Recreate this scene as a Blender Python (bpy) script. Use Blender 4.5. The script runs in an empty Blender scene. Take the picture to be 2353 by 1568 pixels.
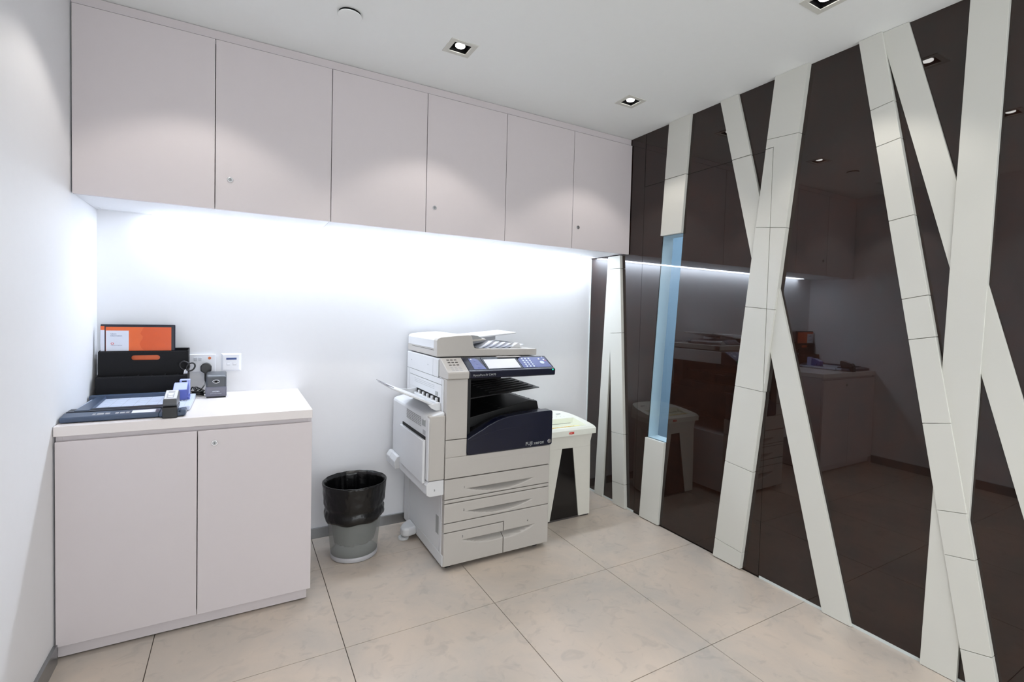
import bpy, bmesh, math, random
from mathutils import Vector, Matrix, noise
random.seed(7)
S = bpy.context.scene
COL = S.collection
PI = math.pi

# ------------------------------------------------------------------ camera
RT = Vector((0.8603040013668379, -0.5090742635886222, 0.026840629350107423))
UP = Vector((-0.006167880098679565, 0.04225296344443919, 0.9990879062100849))
FW = Vector((0.5097440362449532, 0.8596848732133566, -0.033210484501719546))
cam_d = bpy.data.cameras.new('camera')
cam = bpy.data.objects.new('camera', cam_d); COL.objects.link(cam)
cam.matrix_world = Matrix(((RT.x, UP.x, -FW.x, 0.565), (RT.y, UP.y, -FW.y, -3.0265),
                           (RT.z, UP.z, -FW.z, 1.3055), (0, 0, 0, 1)))
cam_d.sensor_fit = 'HORIZONTAL'; cam_d.sensor_width = 36
cam_d.lens = 1147.2357 / 2353 * 36
cam_d.shift_x = (1176.5 - 1227.5113) / 2353
cam_d.shift_y = (760.3815 - 784) / 2353
cam_d.clip_start = 0.02
S.camera = cam

# ------------------------------------------------------------------ world and exposure
S.view_settings.view_transform = 'Standard'
S.view_settings.look = 'None'
S.view_settings.gamma = 1
S.view_settings.use_curve_mapping = False
S.view_settings.exposure = 0.34
W_ = bpy.data.worlds.new('world'); S.world = W_
W_.use_nodes = True
bg = W_.node_tree.nodes['Background']
bg.inputs[0].default_value = (0.93, 0.97, 1.0, 1)      # even fill light added to brighten the room through its open side
bg.inputs[1].default_value = 2.4
SPOT_W = 12.5
SPOT_COL = (1.0, 0.94, 0.87)
LED_STRENGTH = 37.0
LED_COL = (0.80, 0.885, 1.0)

# ------------------------------------------------------------------ room dimensions
RW = 2.8445        # right wall x
RH = 2.4995        # ceiling height
YF = -4.9          # open front edge
LX = [0.405, 1.42, 2.43]
LY = [-0.862, -1.932, -3.0, -4.07]

# ------------------------------------------------------------------ materials
def srgb(*c):
    return tuple(((v / 255) / 12.92 if v / 255 <= .04045 else ((v / 255 + .055) / 1.055) ** 2.4) for v in c) + (1,)

def mat(name, col, rough=.5, spec=.5, metal=0., noise_amt=.03, scale=30., bump=0., bscale=200., coat=0., alpha=1., sheen=0.):
    m = bpy.data.materials.new(name); m.use_nodes = True
    nt = m.node_tree; b = nt.nodes['Principled BSDF']
    b.inputs['Roughness'].default_value = rough
    b.inputs['Specular IOR Level'].default_value = spec
    b.inputs['Metallic'].default_value = metal
    b.inputs['Coat Weight'].default_value = coat
    b.inputs['Coat Roughness'].default_value = .05
    b.inputs['Alpha'].default_value = alpha
    tc = nt.nodes.new('ShaderNodeTexCoord')
    n = nt.nodes.new('ShaderNodeTexNoise'); n.inputs['Scale'].default_value = scale; n.inputs['Detail'].default_value = 3
    nt.links.new(tc.outputs['Object'], n.inputs['Vector'])
    r = nt.nodes.new('ShaderNodeMix'); r.data_type = 'RGBA'
    k = noise_amt
    r.inputs[6].default_value = tuple(max(0, v * (1 - k)) for v in col[:3]) + (1,)
    r.inputs[7].default_value = tuple(min(1, v * (1 + k)) for v in col[:3]) + (1,)
    nt.links.new(n.outputs['Fac'], r.inputs[0]); nt.links.new(r.outputs[2], b.inputs['Base Color'])
    if bump:
        n2 = nt.nodes.new('ShaderNodeTexNoise'); n2.inputs['Scale'].default_value = bscale
        nt.links.new(tc.outputs['Object'], n2.inputs['Vector'])
        bu = nt.nodes.new('ShaderNodeBump'); bu.inputs['Strength'].default_value = bump; bu.inputs['Distance'].default_value = .002
        nt.links.new(n2.outputs['Fac'], bu.inputs['Height']); nt.links.new(bu.outputs['Normal'], b.inputs['Normal'])
    return m

def emit(name, col, s):
    m = bpy.data.materials.new(name); m.use_nodes = True
    nt = m.node_tree; nt.nodes.clear()
    e = nt.nodes.new('ShaderNodeEmission'); e.inputs[0].default_value = tuple(col[:3]) + (1,); e.inputs[1].default_value = s
    o = nt.nodes.new('ShaderNodeOutputMaterial'); nt.links.new(e.outputs[0], o.inputs[0])
    return m

def glassy(name, tint, fac, rough=.0):
    """see-through sheet: mostly transparent, with a fresnel reflection"""
    m = bpy.data.materials.new(name); m.use_nodes = True
    nt = m.node_tree; nt.nodes.clear()
    t = nt.nodes.new('ShaderNodeBsdfTransparent'); t.inputs[0].default_value = tint
    g = nt.nodes.new('ShaderNodeBsdfGlossy'); g.inputs['Roughness'].default_value = rough
    f = nt.nodes.new('ShaderNodeFresnel'); f.inputs[0].default_value = 1.5
    x = nt.nodes.new('ShaderNodeMixShader'); o = nt.nodes.new('ShaderNodeOutputMaterial')
    ge = nt.nodes.new('ShaderNodeNewGeometry'); iv = nt.nodes.new('ShaderNodeMath'); iv.operation = 'SUBTRACT'; iv.inputs[0].default_value = 1
    mu = nt.nodes.new('ShaderNodeMath'); mu.operation = 'MULTIPLY'
    nt.links.new(ge.outputs['Backfacing'], iv.inputs[1]); nt.links.new(iv.outputs[0], mu.inputs[0]); nt.links.new(f.outputs[0], mu.inputs[1])
    nt.links.new(mu.outputs[0], x.inputs[0]); nt.links.new(t.outputs[0], x.inputs[1]); nt.links.new(g.outputs[0], x.inputs[2])
    nt.links.new(x.outputs[0], o.inputs[0])
    return m

def floor_mat():
    m = mat('floor_tiles', srgb(190, 182, 174), .33, .4)
    nt = m.node_tree; b = nt.nodes['Principled BSDF']; nt.links.clear()
    o = nt.nodes['Material Output']; nt.links.new(b.outputs[0], o.inputs[0])
    tc = nt.nodes.new('ShaderNodeTexCoord')
    n1 = nt.nodes.new('ShaderNodeTexNoise'); n1.inputs['Scale'].default_value = 2.2; n1.inputs['Detail'].default_value = 8; n1.inputs['Roughness'].default_value = .62; n1.inputs['Distortion'].default_value = .6
    n2 = nt.nodes.new('ShaderNodeTexNoise'); n2.inputs['Scale'].default_value = 14; n2.inputs['Detail'].default_value = 8; n2.inputs['Distortion'].default_value = 1.2
    for n in (n1, n2): nt.links.new(tc.outputs['Object'], n.inputs['Vector'])
    r1 = nt.nodes.new('ShaderNodeValToRGB'); r1.color_ramp.elements[0].position = .35; r1.color_ramp.elements[1].position = .66
    r1.color_ramp.elements[0].color = srgb(178, 171, 163); r1.color_ramp.elements[1].color = srgb(200, 186, 172)
    r2 = nt.nodes.new('ShaderNodeValToRGB'); r2.color_ramp.elements[0].position = .3; r2.color_ramp.elements[1].position = .45
    r2.color_ramp.elements[0].color = (.86, .87, .88, 1); r2.color_ramp.elements[1].color = (1, 1, 1, 1)
    mx = nt.nodes.new('ShaderNodeMix'); mx.data_type = 'RGBA'; mx.blend_type = 'MULTIPLY'; mx.inputs[0].default_value = 1
    nt.links.new(n1.outputs['Fac'], r1.inputs[0]); nt.links.new(n2.outputs['Fac'], r2.inputs[0])
    nt.links.new(r1.outputs[0], mx.inputs[6]); nt.links.new(r2.outputs[0], mx.inputs[7]); nt.links.new(mx.outputs[2], b.inputs['Base Color'])
    return m

def lam_mat():
    """dark brown back-lacquered laminate with a fine woven print"""
    m = mat('brown_laminate', srgb(48, 32, 27), .015, .64)
    nt = m.node_tree; b = nt.nodes['Principled BSDF']
    tc = nt.nodes.new('ShaderNodeTexCoord')
    mp = nt.nodes.new('ShaderNodeMapping'); mp.inputs['Scale'].default_value = (1, 9, 3)
    mp2 = nt.nodes.new('ShaderNodeMapping'); mp2.inputs['Scale'].default_value = (1, 3, 9)
    na = nt.nodes.new('ShaderNodeTexNoise'); na.inputs['Scale'].default_value = 3
    nb = nt.nodes.new('ShaderNodeTexNoise'); nb.inputs['Scale'].default_value = 3
    nt.links.new(tc.outputs['Object'], mp.inputs[0]); nt.links.new(tc.outputs['Object'], mp2.inputs[0])
    nt.links.new(mp.outputs[0], na.inputs['Vector']); nt.links.new(mp2.outputs[0], nb.inputs['Vector'])
    ad = nt.nodes.new('ShaderNodeMath'); ad.operation = 'ADD'
    nt.links.new(na.outputs['Fac'], ad.inputs[0]); nt.links.new(nb.outputs['Fac'], ad.inputs[1])
    r = nt.nodes.new('ShaderNodeValToRGB'); r.color_ramp.elements[0].position = .0; r.color_ramp.elements[1].position = 1
    ml = nt.nodes.new('ShaderNodeMath'); ml.operation = 'MULTIPLY'; ml.inputs[1].default_value = .5
    nt.links.new(ad.outputs[0], ml.inputs[0]); nt.links.new(ml.outputs[0], r.inputs[0])
    r.color_ramp.elements[0].position = .38; r.color_ramp.elements[1].position = .62
    r.color_ramp.elements[0].color = srgb(29, 19, 16); r.color_ramp.elements[1].color = srgb(41, 24, 18)
    nt.links.new(r.outputs[0], b.inputs['Base Color'])
    return m

M = dict(
    wall=mat('wall_paint', srgb(236, 237, 240), .6, .25, noise_amt=.01, bump=.02),
    ceil=mat('ceiling_paint', srgb(238, 241, 240), .7, .2, noise_amt=.01),
    floor=floor_mat(), lam=lam_mat(),
    grout=mat('grout', srgb(70, 62, 58), .9),
    cab=mat('cabinet_lacquer', srgb(209, 202, 204), .42, .35, noise_amt=.01),
    cab_in=mat('cabinet_core', srgb(200, 190, 190), .6, .3),
    under=mat('cabinet_underside', srgb(232, 233, 236), .5, .3, noise_amt=.01),
    top=mat('worktop_laminate', srgb(226, 220, 219), .35, .4, noise_amt=.01),
    slat=mat('white_strip', srgb(208, 208, 201), .38, .35, noise_amt=.012, scale=6),
    slat_edge=mat('strip_edge', srgb(190, 180, 172), .6),
    steel=mat('brushed_steel', srgb(150, 152, 154), .32, .5, metal=.8, scale=80),
    chrome=mat('chrome', srgb(205, 205, 208), .16, .5, metal=1.),
    alu=mat('aluminium_trim', srgb(214, 222, 222), .3, .5, metal=.2),
    dark=mat('black_recess', srgb(14, 13, 14), .6, .2),
    black=mat('black_plastic', srgb(20, 20, 23), .3, .5),
    matte=mat('black_leatherette', srgb(10, 10, 14), .55, .25, bump=.25, bscale=900),
    bag=mat('bin_liner', srgb(7, 7, 8), .26, .5, bump=1.0, bscale=38),
    body=mat('copier_white', srgb(182, 178, 173), .42, .35, noise_amt=.012),
    bodyw=mat('copier_side_white', srgb(210, 211, 213), .42, .35, noise_amt=.012),
    line=mat('shadow_line', srgb(60, 56, 54), .7, .2),
    navy=mat('navy_plastic', srgb(12, 16, 38), .22, .5, noise_amt=.03),
    navy_sheen=mat('navy_panel_sheen', srgb(96, 106, 156), .22, .6, noise_amt=.03),  # navy lightened for the key panels, reflection of the lit wall painted in
    cav=mat('black_tray', srgb(8, 8, 10), .42, .4),
    grey=mat('grey_plastic', srgb(150, 152, 152), .4, .4),
    lgrey=mat('light_grey_print', srgb(165, 166, 170), .5),
    dgrey=mat('dark_print', srgb(70, 66, 64), .5),
    slate=mat('slate_blue_plastic', srgb(62, 76, 98), .35, .45),
    slated=mat('dark_slate_plastic', srgb(40, 46, 58), .4, .4),
    pale=mat('pale_blue_plastic', srgb(202, 212, 232), .35, .4),
    blue=mat('periwinkle_plastic', srgb(84, 96, 172), .35, .45),
    bluel=mat('light_periwinkle_plastic', srgb(168, 178, 228), .35, .45),
    char=mat('charcoal_plastic', srgb(72, 75, 80), .3, .5),
    smoke=mat('smoky_plastic', srgb(118, 118, 134), .12, .6, alpha=.75),
    orange=mat('orange_card', srgb(232, 104, 48), .25, .5, noise_amt=.03),
    paper=mat('white_paper', srgb(226, 230, 242), .5),
    ink=mat('blue_grey_ink', srgb(110, 116, 150), .6),
    redink=mat('red_ink', srgb(214, 96, 100), .5),
    cloudy=mat('clear_bin_plastic', srgb(172, 176, 174), .22, .5, alpha=.30),
    cloudb=mat('bin_base_plastic', srgb(190, 190, 194), .3, .5, alpha=.9),
    shred=mat('shredder_white', srgb(216, 214, 205), .42, .35),
    shredlid=mat('shredder_lid_cream', srgb(232, 234, 224), .35, .4),
    shredin=mat('shredder_feed_green_white', srgb(216, 220, 196), .4, .4),
    smokewin=mat('smoked_window', srgb(20, 18, 18), .12, .5),
    yellow=mat('yellow_label', srgb(240, 236, 150), .5),
    red=mat('red_print', srgb(226, 44, 26), .5),
    switch=mat('switch_white', srgb(232, 234, 240), .3, .5),
    switchg=mat('switch_grey', srgb(206, 208, 214), .35, .5),
    bluelab=mat('blue_label', srgb(44, 70, 130), .4),
    neon=mat('orange_indicator', srgb(205, 96, 10), .25, .5),
    glass=glassy('clear_glass', (.80, .87, .90, 1), .1),
    jamb=mat('window_reveal', srgb(236, 242, 246), .5, .3),
    corr=mat('corridor_paint', srgb(126, 148, 166), .6, .3),
    screen=mat('touch_screen', srgb(226, 228, 238), .12, .6),
    screenf=mat('screen_bezel', srgb(60, 66, 74), .2, .5),
    green=emit('green_led', (0.02, 1, .45), 1.6),
    led=emit('led_diffuser', LED_COL, LED_STRENGTH),
    bulb=emit('downlight_lens', (1, .98, .95), 9),
)

# ------------------------------------------------------------------ mesh builder
WLOC = {}
class MB:
    def __init__(s): s.bm = bmesh.new()
    def hexa(s, v):      # 8 corners: bottom loop then top loop
        vs = [s.bm.verts.new(p) for p in v]
        for f in ((3, 2, 1, 0), (4, 5, 6, 7), (0, 1, 5, 4), (1, 2, 6, 5), (2, 3, 7, 6), (3, 0, 4, 7)):
            s.bm.faces.new([vs[i] for i in f])
        return s
    def box(s, x0, x1, y0, y1, z0, z1):
        return s.hexa([(x0, y0, z0), (x1, y0, z0), (x1, y1, z0), (x0, y1, z0), (x0, y0, z1), (x1, y0, z1), (x1, y1, z1), (x0, y1, z1)])
    def prism(s, axis, pts, a, b):
        def P(p, t):
            if axis == 'x': return (t, p[0], p[1])
            if axis == 'y': return (p[0], t, p[1])
            return (p[0], p[1], t)
        A = [s.bm.verts.new(P(p, a)) for p in pts]; B = [s.bm.verts.new(P(p, b)) for p in pts]
        n = len(pts); s.bm.faces.new(A[::-1]); s.bm.faces.new(B)
        for i in range(n): s.bm.faces.new([A[i], A[(i + 1) % n], B[(i + 1) % n], B[i]])
        return s
    def cyl(s, c, axis, r, h, seg=32, r2=None):
        r2 = r if r2 is None else r2
        ax = {'x': Vector((1, 0, 0)), 'y': Vector((0, 1, 0)), 'z': Vector((0, 0, 1))}.get(axis) if isinstance(axis, str) else Vector(axis).normalized()
        u = ax.orthogonal().normalized(); w = ax.cross(u); c = Vector(c)
        A = []; B = []
        for i in range(seg):
            a = 2 * PI * i / seg; d = u * math.cos(a) + w * math.sin(a)
            A.append(s.bm.verts.new(c + d * r)); B.append(s.bm.verts.new(c + ax * h + d * r2))
        s.bm.faces.new(A[::-1]); s.bm.faces.new(B)
        for i in range(seg): s.bm.faces.new([A[i], A[(i + 1) % seg], B[(i + 1) % seg], B[i]])
        return s
    def tube(s, pts, r, seg=10, closed=False):
        pts = [Vector(p) for p in pts]; n = len(pts); rings = []
        prev = None
        for i, p in enumerate(pts):
            if closed: t = pts[(i + 1) % n] - pts[i - 1]
            else: t = pts[min(i + 1, n - 1)] - pts[max(i - 1, 0)]
            t.normalize()
            u = t.orthogonal().normalized() if prev is None else (prev - t * prev.dot(t)).normalized()
            prev = u; w = t.cross(u)
            rr = r[i] if isinstance(r, (list, tuple)) else r
            rings.append([s.bm.verts.new(p + (u * math.cos(2 * PI * k / seg) + w * math.sin(2 * PI * k / seg)) * rr) for k in range(seg)])
        m = n if closed else n - 1
        for i in range(m):
            a = rings[i]; b = rings[(i + 1) % n]
            for k in range(seg): s.bm.faces.new([a[k], a[(k + 1) % seg], b[(k + 1) % seg], b[k]])
        if not closed:
            s.bm.faces.new(rings[0][::-1]); s.bm.faces.new(rings[-1])
        return s
    def grid(s, fn, nu, nv, closeu=False):
        V = [[s.bm.verts.new(fn(i / nu, j / nv)) for j in range(nv + 1)] for i in range(nu if closeu else nu + 1)]
        for i in range(nu):
            for j in range(nv):
                a = V[i]; b = V[(i + 1) % len(V)]
                s.bm.faces.new([a[j], b[j], b[j + 1], a[j + 1]])
        return s
    def build(s, name, m, parent=None, bevel=0., smooth=False, seg=2, solid=0.):
        loc = WLOC.get(parent, Vector((0, 0, 0)))
        bmesh.ops.recalc_face_normals(s.bm, faces=s.bm.faces)
        if parent: bmesh.ops.translate(s.bm, verts=s.bm.verts, vec=-loc)
        me = bpy.data.meshes.new(name); s.bm.to_mesh(me); s.bm.free()
        o = bpy.data.objects.new(name, me); COL.objects.link(o); o.parent = parent
        me.materials.append(m); WLOC[o] = loc
        if smooth:
            for p in me.polygons: p.use_smooth = True
        if solid:
            d = o.modifiers.new('solidify', 'SOLIDIFY'); d.thickness = solid; d.offset = 0
        if bevel:
            d = o.modifiers.new('bevel', 'BEVEL'); d.width = bevel; d.segments = seg; d.limit_method = 'ANGLE'; d.angle_limit = math.radians(35)
            d.harden_normals = False
        return o

def box(name, m, parent, x0, x1, y0, y1, z0, z1, bevel=.0015, seg=2):
    return MB().box(x0, x1, y0, y1, z0, z1).build(name, m, parent, bevel, seg=seg)

def thing(name, label, cat, loc, group=None):
    o = bpy.data.objects.new(name, None); COL.objects.link(o); o.location = loc
    o.empty_display_size = .05
    WLOC[o] = Vector(loc); o['label'] = label; o['category'] = cat
    if group: o['group'] = group
    return o

def tag(o, label, cat, group=None):
    o['label'] = label; o['category'] = cat
    if group: o['group'] = group
    return o

def struct(o):
    o['kind'] = 'structure'; return o

def text(name, txt, m, parent, size, origin, right=(1, 0, 0), up=(0, 0, 1), align='LEFT', depth=.0006, bold=0., spacing=1.):
    c = bpy.data.curves.new(name, 'FONT'); c.body = txt; c.size = size; c.extrude = depth / 2; c.offset = bold
    c.align_x = align; c.resolution_u = 3; c.space_character = spacing
    t = bpy.data.objects.new('tmp_text', c); COL.objects.link(t)
    dg = bpy.context.evaluated_depsgraph_get()
    me = bpy.data.meshes.new_from_object(t.evaluated_get(dg))
    bpy.data.objects.remove(t)
    R = Vector(right).normalized(); U = Vector(up).normalized(); N = R.cross(U)
    Mx = Matrix(((R.x, U.x, N.x, origin[0]), (R.y, U.y, N.y, origin[1]), (R.z, U.z, N.z, origin[2]), (0, 0, 0, 1)))
    me.transform(Mx); me.transform(Matrix.Translation(-WLOC.get(parent, Vector((0, 0, 0)))))
    me.materials.clear(); me.materials.append(m)
    o = bpy.data.objects.new(name, me); COL.objects.link(o); o.parent = parent
    WLOC[o] = WLOC.get(parent, Vector((0, 0, 0)))
    return o

def copy_tree(o, parent=None):
    c = o.copy(); COL.objects.link(c); c.parent = parent
    for ch in [k for k in bpy.data.objects if k.parent == o]:
        copy_tree(ch, c)
    return c

# ================================================================== ROOM SHELL
# floor: tile slabs with open joints over a dark bed
TW, TH, TX, TY = 0.6389, 0.668, 0.9273, -1.0527
mb = MB()
xs = [TX + TW * k for k in range(-2, 4)]; ys = [TY + TH * k for k in range(-6, 3)]
def clampi(a, b, lo, hi): return max(a, lo), min(b, hi)
for i in range(len(xs) - 1):
    for j in range(len(ys) - 1):
        x0, x1 = clampi(xs[i] + .0014, xs[i + 1] - .0014, 0, RW + .0); y0, y1 = clampi(ys[j] + .0014, ys[j + 1] - .0014, YF, 0)
        if x1 - x0 > .004 and y1 - y0 > .004: mb.box(x0, x1, y0, y1, -.012, 0)
fl = struct(mb.build('floor', M['floor'], None, .0006, seg=1))
struct(MB().box(-.1, RW + 1.6, YF, 1.4, -.1, -.004).build('floor_bed', M['grout'])).name = 'trim_9'

# ceiling with a square opening for each recessed downlight
HS = .043
bx = [-.1]; by = [YF]
for x in LX: bx += [x - HS, x + HS]
for y in sorted(LY): by += [y - HS, y + HS]
bx.append(RW + .1); by.append(.1)
mb = MB()
for i in range(len(bx) - 1):
    for j in range(len(by) - 1):
        if i % 2 == 1 and j % 2 == 1: continue
        mb.box(bx[i], bx[i + 1], by[j], by[j + 1], RH, RH + .012)
struct(mb.build('ceiling', M['ceil']))

struct(MB().box(-.1, 0, YF, .1, 0, RH).build('wall_left', M['wall']))
struct(MB().box(0, RW + .1, 0, .1, 0, RH).build('wall_back', M['wall']))

# right wall: brown laminate panels around the flush door
DY0, DY1, DZ = -.549, -1.480, 2.156       # door opening (far jamb, near jamb, head)
WT = .09
mb = MB()
mb.box(RW, RW + WT, DY0, 0, 0, RH)
mb.box(RW, RW + WT, DY1, DY0 - .0, DZ, RH)
mb.box(RW, RW + WT, YF, DY1, 0, RH)
struct(mb.build('wall_right', M['lam']))
# fine upright panel joints
for k, y in enumerate((-.549, -2.62)):
    z0 = DZ if k == 0 else 0
    struct(MB().box(RW - .0012, RW + .001, y - .0012, y + .0012, z0, RH).build('trim_%d' % (10 + k), M['dark']))

# skirtings
struct(box('baseboard_back', M['steel'], None, .852, RW - .002, -.012, 0, 0, .058, .001))
struct(box('baseboard_left', M['steel'], None, 0, .012, YF, -.656, 0, .07, .001))
struct(box('baseboard_right', M['alu'], None, RW - .004, RW, DY0 + .004, -.012, 0, .012, .0005))
struct(box('trim_1', M['alu'], None, RW - .004, RW, YF, DY1 - .004, 0, .012, .0005))
# pale edge bead in the back corner
struct(box('trim_2', M['alu'], None, RW - .006, RW, -.006, 0, .058, 1.727, .0005))

# the corridor beyond the door glass
struct(MB().box(RW + 1.5, RW + 1.6, -3.2, 1.3, 0, RH).build('wall_corridor', M['corr']))
struct(MB().box(RW + WT, RW + 1.6, 1.3, 1.4, 0, RH).build('wall_corridor_end', M['corr']))
struct(MB().box(RW + WT, RW + 1.6, -3.3, -3.2, 0, RH).build('wall_corridor_front', M['corr']))
struct(MB().box(RW + .1, RW + 1.6, -3.3, 1.4, RH, RH + .012).build('ceiling_corridor', M['ceil']))
la = bpy.data.lights.new('corridor_light', 'AREA'); la.energy = 26; la.size = .6; la.size_y = 2.4; la.shape = 'RECTANGLE'; la.color = (.84, .93, 1)
lo = bpy.data.objects.new('corridor_light', la); COL.objects.link(lo); lo.location = (RW + .8, -.3, RH - .02)

# ================================================================== WHITE STRIPS
def clip(poly, a, b, c):
    """keep a*y+b*z<=c"""
    out = []
    for i in range(len(poly)):
        p = poly[i]; q = poly[(i + 1) % len(poly)]
        dp = a * p[0] + b * p[1] - c; dq = a * q[0] + b * q[1] - c
        if dp <= 0: out.append(p)
        if (dp < 0 < dq) or (dq < 0 < dp):
            t = dp / (dp - dq); out.append((p[0] + t * (q[0] - p[0]), p[1] + t * (q[1] - p[1])))
    return out

def bar(l0, lk, r0, rk, z0, z1):
    """left edge y=l0+lk*z, right edge y=r0+rk*z"""
    return [(l0 + lk * z0, z0), (r0 + rk * z0, z0), (r0 + rk * z1, z1), (l0 + lk * z1, z1)]

def seams(poly, segs, gap=.0010):
    """cut a polygon along segments ((y,z),(y,z)) leaving hairline joints"""
    pieces = [poly]
    for p, q in segs:
        d = Vector((q[0] - p[0], q[1] - p[1])).normalized(); n = (-d.y, d.x); c = n[0] * p[0] + n[1] * p[1]
        nxt = []
        for s in pieces:
            a = clip(s, n[0], n[1], c - gap); b = clip(s, -n[0], -n[1], -(c + gap))
            for t in (a, b):
                if len(t) > 2: nxt.append(t)
        pieces = nxt
    return pieces

def strip_mesh(name, pieces, t, parent=None):
    mb = MB()
    for p in pieces:
        if len(p) > 2: mb.prism('x', p, RW - t, RW - .0005)
    return mb.build(name, M['slat'], parent, .0012)

g = .0017
def on_door(p):
    p = clip(p, 1, 0, DY0 - g); p = clip(p, -1, 0, -(DY1 + g)); return clip(p, 0, 1, DZ - g)
def above(p): return clip(p, 0, -1, -(DZ + g))
def past(p):
    p = clip(p, 0, 1, DZ - g) if False else p
    return clip(p, 1, 0, DY1 - g)

# door leaf with slit window
door = bpy.data.objects.new('door_1', None); COL.objects.link(door); door.location = (RW, (DY0 + DY1) / 2, 0); struct(door)
WLOC[door] = Vector(door.location)
A_l = (-.621, -.0584); A_r = (-.786, -.0603)
GZ0, GZ1 = .532, 1.813
rect = [(DY0 - g, .006), (DY1 + g, .006), (DY1 + g, DZ - g), (DY0 - g, DZ - g)]
mb = MB()
LT = .088
def yl(z): return A_l[0] + A_l[1] * z
def yr(z): return A_r[0] + A_r[1] * z
quads = [
    [(DY0 - g, .006), (DY1 + g, .006), (DY1 + g, GZ0), (yr(GZ0), GZ0), (yl(GZ0), GZ0), (DY0 - g, GZ0)],
    [(DY0 - g, GZ1), (yl(GZ1), GZ1), (yr(GZ1), GZ1), (DY1 + g, GZ1), (DY1 + g, DZ - g), (DY0 - g, DZ - g)],
    [(DY0 - g, GZ0), (yl(GZ0), GZ0), (yl(GZ1), GZ1), (DY0 - g, GZ1)],
    [(yr(GZ0), GZ0), (DY1 + g, GZ0), (DY1 + g, GZ1), (yr(GZ1), GZ1)]]
for q in quads: mb.prism('x', q, RW, RW + LT)
mb.build('door_panel', M['lam'], door)
# pale reveal lining of the slit
lin = MB(); e = .003
lin.prism('x', [(yl(GZ0), GZ0), (yl(GZ0) - e, GZ0), (yl(GZ1) - e, GZ1), (yl(GZ1), GZ1)], RW + .006, RW + LT + .002)
lin.prism('x', [(yr(GZ0) + e, GZ0), (yr(GZ0), GZ0), (yr(GZ1), GZ1), (yr(GZ1) + e, GZ1)], RW + .006, RW + LT + .002)
lin.prism('x', [(yl(GZ0) - e, GZ0), (yr(GZ0) + e, GZ0), (yr(GZ0) + e, GZ0 + e), (yl(GZ0) - e, GZ0 + e)], RW + .006, RW + LT + .002)
lin.prism('x', [(yl(GZ1) - e, GZ1 - e), (yr(GZ1) + e, GZ1 - e), (yr(GZ1) + e, GZ1), (yl(GZ1) - e, GZ1)], RW + .006, RW + LT + .002)
lin.build('window_reveal', M['jamb'], door)
gl = MB(); gl.prism('x', [(yl(GZ0) - .001, GZ0), (yr(GZ0) + .001, GZ0), (yr(GZ1) + .001, GZ1), (yl(GZ1) - .001, GZ1)], RW + .0005, RW + .0045)
gl.build('window_pane', M['glass'], door)

# A : upright strip interrupted by the glass
tA = .020
pA = bar(*A_l, *A_r, 0, RH - .001)
tag(strip_mesh('wall_strip', [above(pA)], tA), 'short white strip above the door head, over the slit window', 'wall strip', 'white strips on the brown wall')
strip_mesh('door_strip', [clip(on_door(pA), 0, -1, -GZ1)], tA, door)
strip_mesh('door_strip', [clip(clip(on_door(pA), 0, 1, GZ0), 0, -1, -.006)], tA, door)
# B : leans to the right going down, crosses under C
pB = bar(-1.810, .268, -1.932, .2717, .002, RH - .001)
strip_mesh('door_strip', [on_door(pB)], .016, door)
B_out = [above(pB), clip(clip(pB, 1, 0, DY1 - g), 0, 1, DZ - g)]
tag(strip_mesh('wall_strip', [above(pB)], .016), 'slanting white strip stub at the ceiling, left arm of the Y over the door', 'wall strip', 'white strips on the brown wall')
tag(strip_mesh('wall_strip', [B_out[1]], .016), 'white strip slanting down right from behind the door-edge strip to the floor', 'wall strip', 'white strips on the brown wall')
# C : the broad strip over the door's near edge
pC = bar(-1.216, -.1033, -1.386, -.1012, .006, RH - .001)
C_seams = [((-1.474, 1.765), (-1.561, 1.753)), ((-1.346, 1.374), (-1.523, 1.359)), ((-1.318, .957), (-1.474, .948)), ((-1.278, .546), (-1.439, .531)), ((-1.233, .108), (-1.393, .095))]
strip_mesh('door_strip', seams(on_door(pC), C_seams), .027, door)
cu = above(pC); cp = clip(clip(pC, 1, 0, DY1 - g), 0, 1, DZ + g)
tag(strip_mesh('wall_strip', seams(cu, [((-1.47, 2.2), (-1.6, 2.19))]) + seams(cp, C_seams), .027), 'tall white strip leaning over the near door edge, right arm of the Y', 'wall strip', 'white strips on the brown wall')
# F : narrow pair by the corner
pF1 = bar(-.137, -.0433, -.229, -.037, .002, 1.7255)
tag(strip_mesh('wall_strip', [pF1], .015), 'narrow white strip nearest the back corner, behind the shredder', 'wall strip', 'white strips on the brown wall')
pF2 = bar(-.356, .0732, -.484, .0769, .002, 1.7255)
F2s = [((-.234, 1.638), (-.351, 1.636)), ((-.275, 1.186), (-.387, 1.194)), ((-.329, .496), (-.444, .503)), ((-.355, .153), (-.465, .163))]
tag(strip_mesh('wall_strip', seams(pF2, F2s), .024), 'white jointed strip under the wall cabinets, second from the back corner', 'wall strip', 'white strips on the brown wall')
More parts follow.
